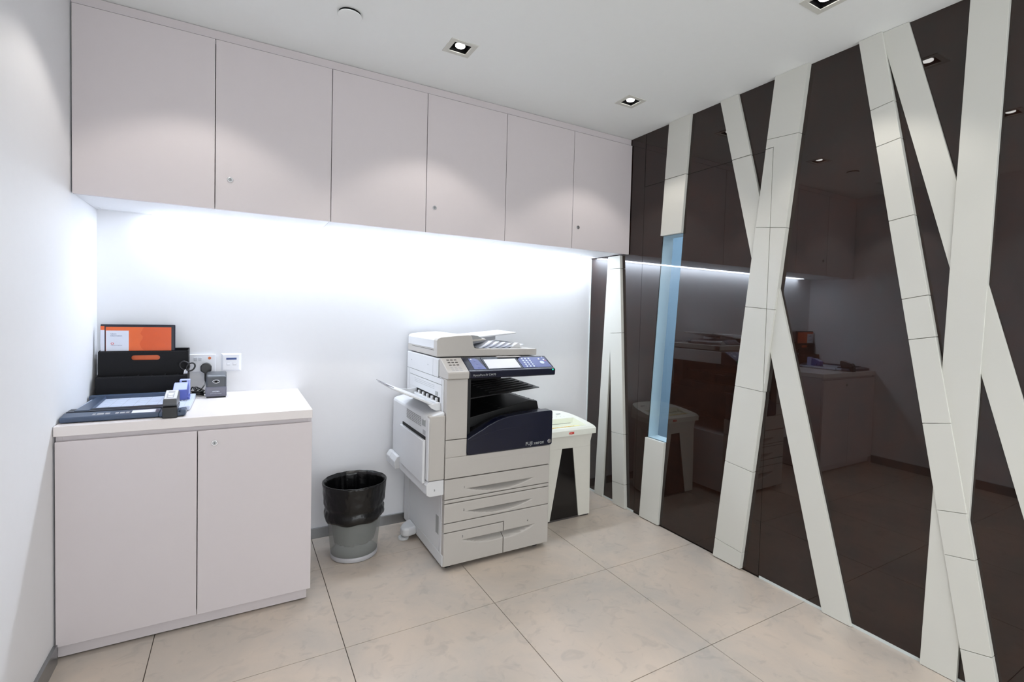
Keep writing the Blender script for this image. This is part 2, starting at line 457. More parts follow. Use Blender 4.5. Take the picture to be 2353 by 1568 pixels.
# G : crossing group at the right of the picture
pG2 = bar(-2.636, .281, -2.724, .2765, .002, RH - .001)
tag(strip_mesh('wall_strip', [pG2], .012), 'white strip slanting right behind the widest upright strip, leaving the picture', 'wall strip', 'white strips on the brown wall')
pG3 = bar(-2.184, -.0183, -2.297, -.0173, .002, RH - .001)
tag(strip_mesh('wall_strip', [pG3], .018), 'widest near-upright white strip at the right of the picture', 'wall strip', 'white strips on the brown wall')
pG1 = bar(-2.331, .1907, -2.424, .1925, .002, RH - .001)
G1s = [((-1.916, 2.189), (-2.001, 2.202)), ((-1.944, 2.031), (-2.031, 2.045)), ((-2.006, 1.719), (-2.091, 1.732)), ((-2.065, 1.403), (-2.152, 1.419)), ((-2.096, 1.245), (-2.182, 1.261)), ((-2.156, .928), (-2.244, .945)), ((-2.217, .613), (-2.303, .629)), ((-2.25, .457), (-2.334, .471)), ((-2.31, .136), (-2.394, .156))]
tag(strip_mesh('wall_strip', seams(pG1, G1s), .024), 'long jointed white strip slanting across in front of the widest one', 'wall strip', 'white strips on the brown wall')

# ================================================================== DOWNLIGHTS
def downlight(x, y, label):
    t = thing('downlight', label, 'ceiling light', (x, y, RH), 'recessed ceiling downlights')
    f = MB(); o = .063; i = .0405; z0, z1 = RH - .003, RH + .002
    for (a, b, c, d) in ((-o, o, -o, -i), (-o, o, i, o), (-o, -i, -i, i), (i, o, -i, i)): f.box(x + a, x + b, y + c, y + d, z0, z1)
    f.build('frame', M['slat'], t, .0008)
    h = MB(); i = .0405; z2 = RH + .05; w = .0015
    for (a, b, c, d) in ((-i - w, -i, -i, i), (i, i + w, -i, i), (-i, i, -i - w, -i), (-i, i, i, i + w)): h.box(x + a, x + b, y + c, y + d, RH + .0005, z2)
    h.box(x - i, x + i, y - i, y + i, z2, z2 + .002)
    h.build('housing', M['dark'], t)
    MB().cyl((x, y, RH + .006), 'z', .0215, .004, 40).build('lens', M['bulb'], t)
    MB().cyl((x, y, RH + .010), 'z', .026, .038, 40).build('lamp_body', M['black'], t)
    L = bpy.data.lights.new('bulb', 'SPOT'); L.energy = SPOT_W; L.color = SPOT_COL; L.shadow_soft_size = .02
    L.spot_size = math.radians(102); L.spot_blend = .35
    lo = bpy.data.objects.new('bulb', L); COL.objects.link(lo); lo.parent = t; lo.location = (0, 0, .003)
    return t
LAB = {(1, 0): 'square recessed downlight lit in the ceiling, middle of the row by the cabinets',
       (2, 0): 'square recessed downlight lit in the ceiling, nearest the brown wall corner',
       (0, 0): 'square recessed downlight in the ceiling near the left wall and cabinets',
       (2, 1): 'square recessed downlight cut by the top edge of the picture'}
base = None
order = ['first', 'second', 'third', 'fourth']
for j, y in enumerate(LY):
    for i, x in enumerate(LX):
        lab = LAB.get((i, j), 'square recessed downlight, %s row from the cabinets, %s side' % (order[j], ['left', 'middle', 'right'][i]))
        if base is None: base = downlight(x, y, lab)
        else:
            c = copy_tree(base); c.location = (x, y, RH); c['label'] = lab

MBd = MB().cyl((.945, -.86, RH - .007), 'z', .046, .007, 64)
sp = thing('ceiling_speaker', 'round white flat disc on the ceiling left of the lit downlight', 'ceiling speaker', (.945, -.86, RH))
MB().cyl((.945, -.86, RH - .0115), 'z', .0455, .0035, 64).build('cover', M['ceil'], sp, .0008, smooth=False)
MB().cyl((.945, -.86, RH - .008), 'z', .0425, .008, 64).build('base_ring', M['dark'], sp)
MBd.bm.free()

# ================================================================== WALL CABINETS
ZB, ZT, UD = 1.7275, 2.4555, .4214
XE = RW - .004
DW = XE / 6
def lock(parent, x, y, z):
    l = MB().cyl((x, y - .0035, z), 'y', .0115, .0035, 32).build('lock', M['chrome'], parent, .001)
    MB().cyl((x, y - .0055, z), 'y', .0075, .002, 28).build('lock_barrel', M['steel'], l, .0005)
    MB().box(x - .0008, x + .0008, y - .0061, y - .0054, z - .004, z + .004).build('keyhole', M['dark'], l)
    return l
for k in range(3):
    x0 = 2 * k * DW + .001; x1 = (2 * k + 2) * DW - .001
    t = thing('wall_cabinet', ['pinkish white wall cabinet of two doors against the left wall',
                               'pinkish white wall cabinet of two doors, middle of the three',
                               'pinkish white wall cabinet of two doors against the brown wall'][k], 'cabinet', ((x0 + x1) / 2, -UD / 2, ZB), 'wall cabinets under the ceiling')
    c = MB(); yb = -UD + .020
    c.box(x0, x0 + .018, yb, -.001, ZB + .006, ZT + .004); c.box(x1 - .018, x1, yb, -.001, ZB + .006, ZT + .004)
    c.box(x0 + .018, x1 - .018, yb, -.001, ZT - .014, ZT + .004); c.box(x0 + .018, x1 - .018, -.012, -.001, ZB + .006, ZT)
    c.box(x0 + .018, x1 - .018, yb, -.075, ZB + .006, ZB + .024)
    c.build('body', M['under'], t)
    for d in range(2):
        a = (2 * k + d) * DW + .0014 + (.004 if (k == 0 and d == 0) else 0); b = (2 * k + d + 1) * DW - .0014
        dd = box('door', M['cab'], t, a, b, -UD, -UD + .018, ZB, ZT, .0012)
        if d == 1: lock(dd, [.53, 1.467, 2.411][k], -UD, 1.862)
struct(box('trim_3', M['cab'], None, .002, XE, -UD + .012, -.002, ZT + .006, RH - .0015, .0008))
# LED batten under the cabinets, along the wall
lt = thing('led_light', 'long cool white LED strip light under the wall cabinets', 'strip light', (1.4, -.04, ZB + .006))
box('housing', M['under'], lt, .035, 2.815, -.074, -.002, ZB + .008, ZB + .024, .0005)
box('diffuser', M['led'], lt, .23, 2.80, -.068, -.008, ZB + .0035, ZB + .008, .0008)
struct(box('trim_4', M['under'], None, .002, .035, -.074, -.002, ZB + .008, ZB + .022, .0008))
struct(box('trim_5', M['under'], None, 2.815, XE, -.074, -.002, ZB + .008, ZB + .022, .0008))

# ================================================================== BASE CABINET
LD, LX1, LH = .6541, .8484, .8597
t = thing('base_cabinet', 'pinkish white two-door base cabinet against the left wall', 'cabinet', (LX1 / 2, -LD / 2, 0))
c = MB(); yb = -LD + .020
c.box(.004, .022, yb, -.002, .052, .822); c.box(LX1 - .018, LX1 - .001, yb, -.002, .052, .822)
c.box(.022, LX1 - .018, yb, -.002, .052, .070); c.box(.022, LX1 - .018, yb, -.002, .780, .822); c.box(.022, LX1 - .018, -.012, -.002, .07, .78)
c.build('body', M['cab'], t, .0008)
box('plinth', M['cab'], t, .006, LX1 - .014, -LD + .026, -.01, .007, .052, .0008)
f = MB(); f.box(.01, LX1 - .02, -LD + .05, -.02, 0, .007); f.build('plinth_gap_shade', M['dark'], t)  # black strip standing in for the shadow in the gap under the plinth
d1 = box('door', M['cab'], t, .006, .4260, -LD, -LD + .018, .058, .804, .0012)
d2 = box('door', M['cab'], t, .4290, LX1 - .001, -LD, -LD + .018, .058, .804, .0012)
lock(d2, .485, -LD, .751)
wt = tag(box('worktop', M['top'], None, .002, LX1, -LD, -.001, .8235, LH, .0012), 'white laminate worktop on the base cabinet', 'worktop')

# ================================================================== DESK ITEMS
ZD = LH + .0005
# ---- paper trimmer (slightly turned, its left end against the wall)
t = thing('paper_trimmer', 'slate blue paper trimmer with pale gridded bed on the worktop', 'paper trimmer', (.19, -.36, ZD))
def quadbox(name, m, p, z0, z1, bev=.0015):      # p: four (x,y) going round
    mb = MB(); mb.hexa([(x, y, z0) for x, y in p] + [(x, y, z1) for x, y in p]); return mb.build(name, m, t, bev)
bed = quadbox('bed', M['pale'], [(.012, -.54), (.378, -.565), (.372, -.160), (.012, -.150)], ZD + .004, ZD + .020, .004)
tr = MB()
tr.prism('x', [(-.607, ZD + .002), (-.607, ZD + .016), (-.600, ZD + .021), (-.548, ZD + .028), (-.540, ZD + .026), (-.540, ZD + .002)], .006, .300)
tr.prism('x', [(-.616, ZD + .002), (-.616, ZD + .014), (-.606, ZD + .021), (-.556, ZD + .026), (-.545, ZD + .024), (-.545, ZD + .002)], .300, .374)
tr.build('front_rail', M['slate'], t, .005, seg=3)
box('end_cap', M['slate'], t, .363, .386, -.614, -.548, ZD + .002, ZD + .027, .007, seg=4)
box('blade_rail', M['slated'], t, .010, .304, -.536, -.470, ZD + .018, ZD + .030, .002)
box('blade_rail_groove', M['dark'], t, .012, .302, -.512, -.505, ZD + .0295, ZD + .0305, 0)
box('back_rail', M['slate'], t, .006, .368, -.182, -.152, ZD + .004, ZD + .036, .003)
box('rear_strip', M['pale'], t, .368, .392, -.50, -.150, ZD + .003, ZD + .022, .005, seg=3)
# paper guide across the bed on the left
gb = MB(); gb.hexa([(.030, -.53, ZD + .020), (.078, -.53, ZD + .020), (.066, -.180, ZD + .020), (.034, -.180, ZD + .020),
                    (.032, -.53, ZD + .033), (.076, -.53, ZD + .033), (.064, -.180, ZD + .033), (.036, -.180, ZD + .033)])
gb.build('paper_guide', M['slate'], t, .002)
gr = MB()
for x in (.11, .15, .19, .23, .27): gr.box(x, x + .0008, -.462, -.186, ZD + .0200, ZD + .0203)
for y in (-.43, -.38, -.33, -.28, -.23): gr.box(.085, .30, y, y + .0008, ZD + .0200, ZD + .0203)
for i in range(9):
    x = .10 + .022 * i; y = [-.40, -.31, -.25][i % 3]; gr.box(x, x + .012, y, y + .002, ZD + .0200, ZD + .0203)
gr.build('printed_grid', M['lgrey'], t)
lb = MB(); lb.hexa([(.212, -.594, ZD + .0217), (.286, -.594, ZD + .0217), (.286, -.562, ZD + .0262), (.212, -.562, ZD + .0262),
                    (.212, -.594, ZD + .0225), (.286, -.594, ZD + .0225), (.286, -.562, ZD + .0270), (.212, -.562, ZD + .0270)])
lb.build('white_label', M['paper'], t)
sg = MB()
for x0, x1 in ((.095, .104), (.108, .128), (.132, .146), (.162, .172), (.176, .190), (.194, .204)):
    sg.hexa([(x0, -.588, ZD + .0222), (x1, -.588, ZD + .0222), (x1, -.572, ZD + .0246), (x0, -.572, ZD + .0246),
             (x0, -.588, ZD + .0230), (x1, -.588, ZD + .0230), (x1, -.572, ZD + .0254), (x0, -.572, ZD + .0254)])
sg.build('printed_signs', M['lgrey'], t)
# cutting head
hb = MB(); hb.prism('x', [(-.638, ZD + .001), (-.638, ZD + .040), (-.630, ZD + .046), (-.530, ZD + .046), (-.530, ZD + .0305), (-.600, ZD + .0285), (-.625, ZD + .001)], .312, .360)
hd = hb.build('cutting_head', M['black'], t, .002)
hc = MB(); hc.prism('x', [(-.634, ZD + .046), (-.637, ZD + .054), (-.622, ZD + .072), (-.535, ZD + .094), (-.520, ZD + .088), (-.520, ZD + .050), (-.528, ZD + .046)], .313, .359)
hc = hc.build('head_cover', M['char'], hd, .004, seg=3)
def slant(m, name, x0, x1, s0, s1, par, th=.0012, lift=0.):
    # sits on the sloping top of the head, s from 0 (front) to 1 (back)
    A = Vector((0, -.622, ZD + .0722 + lift)); B = Vector((0, -.535, ZD + .0942 + lift)); n = Vector((0, -(B.z - A.z), B.y - A.y)).normalized()
    P = A.lerp(B, s0); Q = A.lerp(B, s1)
    v = [(x0, P.y, P.z), (x1, P.y, P.z), (x1, Q.y, Q.z), (x0, Q.y, Q.z)]
    return MB().hexa(v + [(a, b + n.y * th, c + n.z * th) for a, b, c in v]).build(name, m, par, .0004)
slant(M['switchg'], 'top_plate', .316, .356, .02, .97, hc, .003)
slant(M['lgrey'], 'display', .325, .347, .66, .86, hc, .0008, .0029)
slant(M['chrome'], 'button_panel', .323, .347, .08, .56, hc, .0008, .0029)
for s in (.14, .37): slant(M['paper'], 'button', .327, .343, s, s + .14, hc, .0016, .0036)

# ---- blue hole punch
t = thing('hole_punch', 'periwinkle blue hole punch standing on the paper trimmer bed', 'hole punch', (.345, -.29, ZD + .02))
z = ZD + .0225
b_ = MB(); b_.prism('x', [(-.345, z), (-.345, z + .046), (-.290, z + .068), (-.262, z + .068), (-.262, z)], .318, .371)
b_.build('body', M['blue'], t, .003, seg=3)
l_ = MB(); l_.prism('x', [(-.343, z + .0472), (-.290, z + .0692), (-.264, z + .0692), (-.264, z + .0682), (-.290, z + .0682), (-.343, z + .0462)], .320, .369)
l_.build('top_cover', M['bluel'], t, .0008)
m_ = MB(); m_.box(.358, .365, -.330, -.285, z + .0530, z + .0532); m_.bm.free()
box('back_block', M['bluel'], t, .336, .3745, -.262, -.222, z, z + .080, .003, seg=3)
box('slot', M['dark'], t, .345, .363, -.2635, -.2615, z + .071, z + .076, .0006)
kn = MB(); kn.cyl((.371, -.335, z + .010), 'x', .008, .009, 20); kn.cyl((.371, -.310, z + .016), 'x', .008, .009, 20)
kn.build('adjuster', M['blue'], t, .001)
ft = MB()
for x in (.326, .340, .354, .366): ft.cyl((x, -.352, z - .0015), 'z', .005, .004, 12)
ft.build('punch_pins', M['chrome'], t, .0006)

# ---- desk organiser in black leatherette
t = thing('desk_organiser', 'black leatherette stepped desk organiser standing in the corner', 'desk organiser', (.19, -.08, ZD))
OX0, OX1 = .018, .356
m = MB()
m.box(OX0, OX1, -.134, -.129, ZD, ZD + .112)
m.build('front_panel', M['matte'], t, .0015)
# middle panel with a hand hole
def slot_pts(x0, x1, zc, r, n=10):
    P = []
    for i in range(n + 1):
        a = -PI / 2 + PI * i / n; P.append((x1 - r + r * math.cos(a), zc + r * math.sin(a)))
    for i in range(n + 1):
        a = PI / 2 + PI * i / n; P.append((x0 + r + r * math.cos(a), zc + r * math.sin(a)))
    return P
def holed_panel(mb, X0, X1, Z0, Z1, hole, ya, yb):
    """panel with a closed hole: ring of quads from the hole outline to the rectangle"""
    cx = sum(p[0] for p in hole) / len(hole); cz = sum(p[1] for p in hole) / len(hole)
    def proj(p):
        dx, dz = p[0] - cx, p[1] - cz; k = 1e9
        if dx > 1e-9: k = min(k, (X1 - cx) / dx)
        if dx < -1e-9: k = min(k, (X0 - cx) / dx)
        if dz > 1e-9: k = min(k, (Z1 - cz) / dz)
        if dz < -1e-9: k = min(k, (Z0 - cz) / dz)
        return (cx + dx * k, cz + dz * k)
    pts = list(hole)
    for c in ((X0, Z0), (X1, Z0), (X1, Z1), (X0, Z1)):       # add rays through the corners
        a = math.atan2(c[1] - cz, c[0] - cx); best = None
        for i in range(len(hole)):
            p, q = hole[i], hole[(i + 1) % len(hole)]
            d = (math.cos(a), math.sin(a)); ex, ez = q[0] - p[0], q[1] - p[1]
            den = d[0] * ez - d[1] * ex
            if abs(den) < 1e-12: continue
            tt = ((p[0] - cx) * ez - (p[1] - cz) * ex) / den; u = ((p[0] - cx) * d[1] - (p[1] - cz) * d[0]) / den
            if tt > 0 and 0 <= u <= 1: best = (cx + d[0] * tt, cz + d[1] * tt)
        if best: pts.append(best)
    pts = sorted(set((round(p[0], 7), round(p[1], 7)) for p in pts), key=lambda p: math.atan2(p[1] - cz, p[0] - cx))
    n = len(pts); I = []; O = []
    for y in (ya, yb):
        I.append([mb.bm.verts.new((p[0], y, p[1])) for p in pts]); O.append([mb.bm.verts.new((proj(p)[0], y, proj(p)[1])) for p in pts])
    for i in range(n):
        j = (i + 1) % n
        mb.bm.faces.new([I[0][i], I[0][j], O[0][j], O[0][i]]); mb.bm.faces.new([I[1][i], O[1][i], O[1][j], I[1][j]])
        mb.bm.faces.new([I[0][i], I[1][i], I[1][j], I[0][j]]); mb.bm.faces.new([O[0][i], O[0][j], O[1][j], O[1][i]])
mm = MB(); holed_panel(mm, OX0 + .003, OX1 - .003, ZD, ZD + .224, slot_pts(.137, .245, 1.052, .0115), -.082, -.077)
mm.build('middle_panel', M['matte'], t)
for x in (OX0, OX1 - .004):
    sd = MB().prism('x', [(-.129, ZD), (-.129, ZD + .108), (-.082, ZD + .118), (-.080, ZD + .221), (-.008, ZD + .230), (-.008, ZD)], x, x + .004)
    sd.build('side_panel', M['matte'], t, .001)
box('back_panel', M['matte'], t, OX0, OX1, -.008, -.003, ZD, ZD + .232, .0015)
box('bottom', M['matte'], t, OX0 + .004, OX1 - .004, -.129, -.008, ZD, ZD + .004, 0)
for x in (.115, .165, .215, .265, .315): box('divider', M['matte'], t, x, x + .002, -.129, -.083, ZD + .004, ZD + .113, 0)
for zz, yy in ((ZD + .107, -.1345), (ZD + .219, -.0825)):
    st = MB(); x = OX0 + .006
    while x < OX1 - .008: st.box(x, x + .003, yy, yy + .001, zz, zz + .0006); x += .0055
    st.build('stitching', M['char'], t)

# ---- client folder in the organiser
t = thing('ring_binder', 'dark folder with orange cover sheet standing in the black organiser', 'folder', (.165, -.06, ZD + .005))
FY = -.066
box('cover', M['navy'], t, .024, .302, FY + .002, FY + .018, ZD + .006, 1.2065, .003)
box('spine_strip', M['paper'], t, .0245, .0385, FY, FY + .0015, ZD + .010, 1.180, 0)
box('spine_orange', M['orange'], t, .0245, .0385, FY, FY + .0015, 1.1803, 1.1985, 0)
box('orange_sheet', M['orange'], t, .043, .287, FY, FY + .0015, ZD + .010, 1.195, 0)
wl = box('white_label', M['paper'], t, .044, .126, FY - .0008, FY - .0002, 1.060, 1.178, 0)
text('label_text', 'Client\nInformation', M['ink'], wl, .0088, (.060, FY - .0012, 1.160))
text('small_text', 'CORPORATE SERVICES', M['ink'], wl, .0040, (.061, FY - .0012, 1.108))
rg = MB(); n = 28
rg.grid(lambda u, v: (.0665 + (.0058 if v > .5 else .0034) * math.cos(2 * PI * u), FY - .0012, 1.118 + (.0050 if v > .5 else .0028) * math.sin(2 * PI * u)), n, 1, True)
rg.build('logo', M['redink'], wl, solid=.0004)
hd = MB(); pts = [(.172, 1.098), (.166, 1.115), (.170, 1.128), (.177, 1.140), (.178, 1.150), (.168, 1.165), (.182, 1.195), (.287, 1.195), (.287, 1.088), (.180, 1.088)]
hd.prism('y', pts, FY - .0006, FY - .0002); hd.build('cover_artwork', mat('deep_orange_card', srgb(222, 88, 34), .25, .5, noise_amt=.03), t)

# ---- scissors in the organiser's right front slot
t = thing('scissors', 'black-handled scissors standing in the organiser beside the socket', 'scissors', (.345, -.105, ZD + .01))
def loop(cx, cz, rx, rz, rot, y, n=36):
    P = []
    for i in range(n):
        a = 2 * PI * i / n; u = rx * math.cos(a); v = rz * math.sin(a)
        P.append((cx + u * math.cos(rot) - v * math.sin(rot), y, cz + u * math.sin(rot) + v * math.cos(rot)))
    return P
SY = -.108
h1 = MB().tube(loop(.3435, 1.012, .0175, .0215, .5, SY), .0036, 10, True).build('handle', M['black'], t, smooth=True)
h2 = MB().tube(loop(.3685, 1.006, .0150, .0205, -.55, SY - .006), .0036, 10, True).build('handle', M['black'], t, smooth=True)
bl = MB(); bl.prism('y', [(.345, ZD + .015), (.352, ZD + .100), (.357, .992), (.350, .990), (.343, ZD + .10)], SY - .001, SY + .0008)
bl.build('blade', M['chrome'], t, .0004)
bl = MB(); bl.prism('y', [(.343, ZD + .015), (.336, ZD + .100), (.342, .990), (.350, .998), (.347, ZD + .10)], SY - .004, SY - .0022)
bl.build('blade', M['chrome'], t, .0004)

# ---- wall outlets
t = thing('wall_socket', 'white double power socket on the back wall behind the organiser', 'wall socket', (.393, -.003, 1.012))
box('plate', M['switch'], t, .320, .466, -.010, -.0005, .968, 1.058, .003, seg=3)
for x in (.381, .400): box('rocker_switch', M['switchg'], t, x - .007, x + .007, -.0135, -.010, 1.026, 1.043, .0012)
MB().cyl((.440, -.0118, 1.038), 'y', .0068, .002, 28).build('indicator', M['neon'], t, .0005)
pn = MB(); pn.box(.350, .358, -.0104, -.0098, 1.000, 1.003); pn.bm.free()
t = thing('data_outlet', 'white square data outlet with blue label on the back wall', 'data outlet', (.534, -.003, 1.015))
pl = MB(); x0, x1, z0, z1 = .488, .580, .968, 1.061
pl.hexa([(x0, -.0005, z0), (x1, -.0005, z0), (x1, -.0005, z1), (x0, -.0005, z1), (x0 + .010, -.010, z0 + .007), (x1 - .010, -.010, z0 + .007), (x1 - .010, -.010, z1 - .007), (x0 + .010, -.010, z1 - .007)])
pl.build('plate', M['switch'], t, .002, seg=3)
box('label_strip', M['bluelab'], t, .512, .558, -.0106, -.0100, 1.0275, 1.0375, 0)
for x in (.514, .541):
    j = box('port', M['switchg'], t, x, x + .016, -.0112, -.0098, .998, 1.014, .0006)
    box('shutter', M['switch'], j, x + .002, x + .014, -.0118, -.0112, 1.003, 1.012, .0003)

# ---- sharpener with its cord and plug
t = thing('pencil_sharpener', 'charcoal electric pencil sharpener with black cord on the worktop', 'pencil sharpener', (.472, -.13, ZD))
pf = [(-.178, ZD + .002), (-.178, ZD + .052), (-.168, ZD + .098), (-.156, ZD + .110), (-.085, ZD + .117), (-.075, ZD + .112), (-.072, ZD + .002)]
MB().prism('x', pf, .432, .516).build('body', M['char'], t, .009, seg=4)
tb = MB().prism('x', [(-.184, ZD + .006), (-.182, ZD + .052), (-.150, ZD + .052), (-.150, ZD + .006)], .4305, .5175).build('shavings_drawer', M['smoke'], t, .004, seg=3)
box('base', M['black'], t, .434, .514, -.172, -.076, ZD, ZD + .004, .001)
ov = MB(); ov.tube([(.474 + .0135 * math.cos(2 * PI * i / 32), -.1785 + .0016 * math.sin(2 * PI * i / 32), ZD + .078 + .0075 * math.sin(2 * PI * i / 32)) for i in range(32)], .0016, 8, True)
ov.build('pencil_ring', M['chrome'], t, smooth=True)
MB().cyl((.474, -.1785, ZD + .078), 'y', .0052, .006, 24).build('pencil_hole', M['dark'], t)
text('brand_text', 'AROMA', M['paper'], tb, .0085, (.4735, -.1852, ZD + .028), align='CENTER', bold=.0002)
text('small_text', 'ELECTRIC PENCIL SHARPENER', M['paper'], tb, .0034, (.4735, -.1852, ZD + .0195), align='CENTER')
pg = MB(); pg.prism('y', [(.412, .968), (.420, .962), (.432, .962), (.440, .968), (.449, .975), (.4495, .998), (.443, 1.008), (.434, 1.014), (.426, 1.0155), (.418, 1.014), (.409, 1.008), (.4025, .998), (.403, .975)], -.036, -.0105)
pg = pg.build('plug', M['black'], t, .004, seg=3)
MB().tube([(.426, -.028, .966), (.426, -.032, .952), (.425, -.036, .938), (.424, -.040, .925)], [.0075, .0065, .0055, .0035], 14).build('plug_sleeve', M['black'], pg, smooth=True)
def catm(P, k=8, closed=False):
    P = [Vector(p) for p in P]; out = []
    n = len(P)
    for i in range(n if closed else n - 1):
        if closed: a, b, c, d = P[i - 1], P[i], P[(i + 1) % n], P[(i + 2) % n]
        else: a, b, c, d = P[max(i - 1, 0)], P[i], P[i + 1], P[min(i + 2, n - 1)]
        for j in range(k):
            u = j / k; out.append(.5 * ((2 * b) + (c - a) * u + (2 * a - 5 * b + 4 * c - d) * u * u + (3 * b - a - 3 * c + d) * u ** 3))
    if not closed: out.append(P[-1])
    return out
cpts = [(.424, -.040, .926), (.424, -.060, .915), (.412, -.085, .895), (.396, -.095, .882), (.384, -.085, .885), (.376, -.070, .900), (.369, -.070, .896), (.366, -.080, .872)]
for k in range(4):
    zz = ZD + .005 + .0055 * k; r = .020 + .003 * (k % 2)
    for q in range(6):
        a = q * PI / 3 + k * .35; cpts.append((.396 + r * 1.15 * math.cos(a), -.105 + r * .75 * math.sin(a), zz + .0012 * math.sin(a * 2) + .001 * q))
cpts += [(.410, -.080, ZD + .028), (.392, -.074, ZD + .040), (.384, -.090, ZD + .042), (.392, -.105, ZD + .034), (.404, -.098, ZD + .038), (.400, -.080, ZD + .036), (.388, -.084, ZD + .028),
         (.400, -.100, ZD + .020), (.425, -.085, ZD + .010), (.445, -.070, ZD + .012)]
MB().tube(catm(cpts), .0029, 8).build('cord', M['black'], t, smooth=True)

# ================================================================== WASTE BIN
BC = (1.105, -.285)
t = thing('waste_bin', 'clear plastic waste bin between the base cabinet and the copier', 'bin', (BC[0], BC[1], 0))
def lathe(prof, n=72, fn=None):
    mb = MB(); k = len(prof) - 1
    V = []
    for i in range(n):
        a = 2 * PI * i / n; row = []
        for j, (r, z) in enumerate(prof):
            rr, zz = (r, z) if fn is None else fn(a, r, z, j / k)
            row.append(mb.bm.verts.new((BC[0] + rr * math.cos(a), BC[1] + rr * math.sin(a), zz)))
        V.append(row)
    for i in range(n):
        for j in range(k): mb.bm.faces.new([V[i][j], V[(i + 1) % n][j], V[(i + 1) % n][j + 1], V[i][j + 1]])
    return mb
lathe([(.117, .026)] + [(.117 + .035 * k / 12, .026 + .362 * k / 12) for k in range(1, 13)]).build('wall', M['cloudy'], t, smooth=True, solid=.0018)
bb = lathe([(.001, .006), (.112, .006), (.114, .002), (.117, .002), (.1185, .006), (.1188, .026), (.1165, .027), (.1155, .010), (.001, .010)]).build('base', M['cloudb'], t, smooth=True)
def bagout(a, r, z, v):
    low = .205 + .035 * (.5 + .5 * math.sin(a + .55)) ** 2 + .004 * math.sin(7 * a)
    zz = .397 + (low - .397) * v
    zz += .0035 * noise.noise(Vector((math.cos(a) * 4, math.sin(a) * 4, 3))) * (1 - v)
    rr = .1215 + .035 * (zz - .026) / .362 + .0025 + .0055 * abs(noise.noise(Vector((math.cos(a) * 10, math.sin(a) * 10, zz * 22))))
    if .62 < v < .78: rr -= .0040 * math.sin((v - .62) / .16 * PI)
    if v >= .78: rr += .0035 * math.sin((v - .78) / .22 * PI) + .0015
    return rr, zz
ob = lathe([(0, 0)] * 25, 120, bagout)
lo_ = ob.build('bag_cuff', M['bag'], None, smooth=True, solid=.001)
def bagin(a, r, z, v):
    zz = .398 - .338 * v
    w = .004 + .010 * min(1, v * 3)
    rr = (.1160 + .035 * (zz - .026) / .362) * (1 - .02 * v - .30 * max(0, v - .45) ** 1.2) - w * (.5 + noise.noise(Vector((math.cos(a) * 6, math.sin(a) * 6, zz * 6)))) - .0015
    if v < .02: rr = .1215 + .035
    if v > .96: rr *= (1 - v) / .04
    return max(rr, .0005), zz
ib = lathe([(0, 0)] * 37, 120, bagin).build('bag_inside', M['bag'], None, smooth=True)
root = thing('bin_bag', 'black plastic liner folded over the rim of the waste bin', 'bin bag', (BC[0], BC[1], .01))
for o in (lo_, ib):
    o.data.transform(Matrix.Translation(-Vector(root.location))); o.parent = root; WLOC[o] = Vector(root.location)
rm = MB(); rm.tube([(BC[0] + .1585 * math.cos(2 * PI * i / 90), BC[1] + .1585 * math.sin(2 * PI * i / 90), .397 + .0022 * noise.noise(Vector((math.cos(2 * PI * i / 90) * 5, math.sin(2 * PI * i / 90) * 5, 1)))) for i in range(90)], .0032, 8, True)
rm.build('rolled_rim', M['bag'], root, smooth=True)

# ================================================================== SHREDDER
t = thing('paper_shredder', 'off-white paper shredder behind the copier by the brown wall', 'shredder', (2.36, -.26, 0))
SC = 2.360; SF = -.443
def shell(name, m, hx, yf, yb, z0, z1, hx1, yf1, bev):
    mb = MB().hexa([(SC - hx, yf, z0), (SC + hx, yf, z0), (SC + hx, yb, z0), (SC - hx, yb, z0), (SC - hx1, yf1, z1), (SC + hx1, yf1, z1), (SC + hx1, yb, z1), (SC - hx1, yb, z1)])
    return mb.build(name, m, t, bev, seg=3)
# front panel with a tapered window opening
WN = [(-.114, .010), (.106, .010), (.049, .459), (-.034, .461)]
fp = MB(); hx0, hx1 = .194, .186
outer = [(-hx0, .010), (-hx1, .44), (-hx1, .48), (-.197, .536), (.197, .536), (hx1, .48), (hx1, .44), (hx0, .010)]
def P2(p): return (SC + p[0], p[1])
q = [[(-hx0, .010), WN[0], WN[3], (-hx1, .461)], [WN[1], (hx0, .010), (hx1, .461), WN[2]],
     [(-hx1, .461), WN[3], WN[2], (hx1, .461), (hx1, .49), (.199, .538), (-.199, .538), (-hx1, .49)]]
for a in q: fp.prism('y', [P2(p) for p in a], SF, SF + .013)
fp.build('front_panel', M['shred'], t, .001)
def bodyout(h):
    P = [(SC - h, SF + .0135), (SC + h, SF + .0135)]
    for i in range(19):
        a = PI * i / 18; P.append((SC + h * math.copysign(abs(math.cos(a)) ** .75, math.cos(a)), -.39 + .30 * math.sin(a) ** .85))
    return P
bd = MB(); R = [[bd.bm.verts.new((x, y, zz)) for x, y in bodyout(h)] for h, zz in ((hx0, .010), (hx1, .47), (.190, .505), (.199, .538))]
for A, B in zip(R, R[1:]):
    for i in range(len(A)): bd.bm.faces.new([A[i], A[(i + 1) % len(A)], B[(i + 1) % len(A)], B[i]])
bd.bm.faces.new(R[0][::-1]); bd.bm.faces.new(R[-1])
bd.build('body', M['shred'], t, .002)
wn = MB().prism('y', [P2((p[0] * 1.03, p[1])) for p in [(-.112, .012), (.104, .012), (.048, .460), (-.033, .461)]], SF + .006, SF + .012).build('window', M['smokewin'], t)
box('base_plate', M['dgrey'], t, SC - .120, SC + .120, SF + .006, -.14, 0, .0095, .001)
box('base_foot', M['dgrey'], t, SC + .13, SC + .188, SF + .004, SF + .08, 0, .0095, .001)
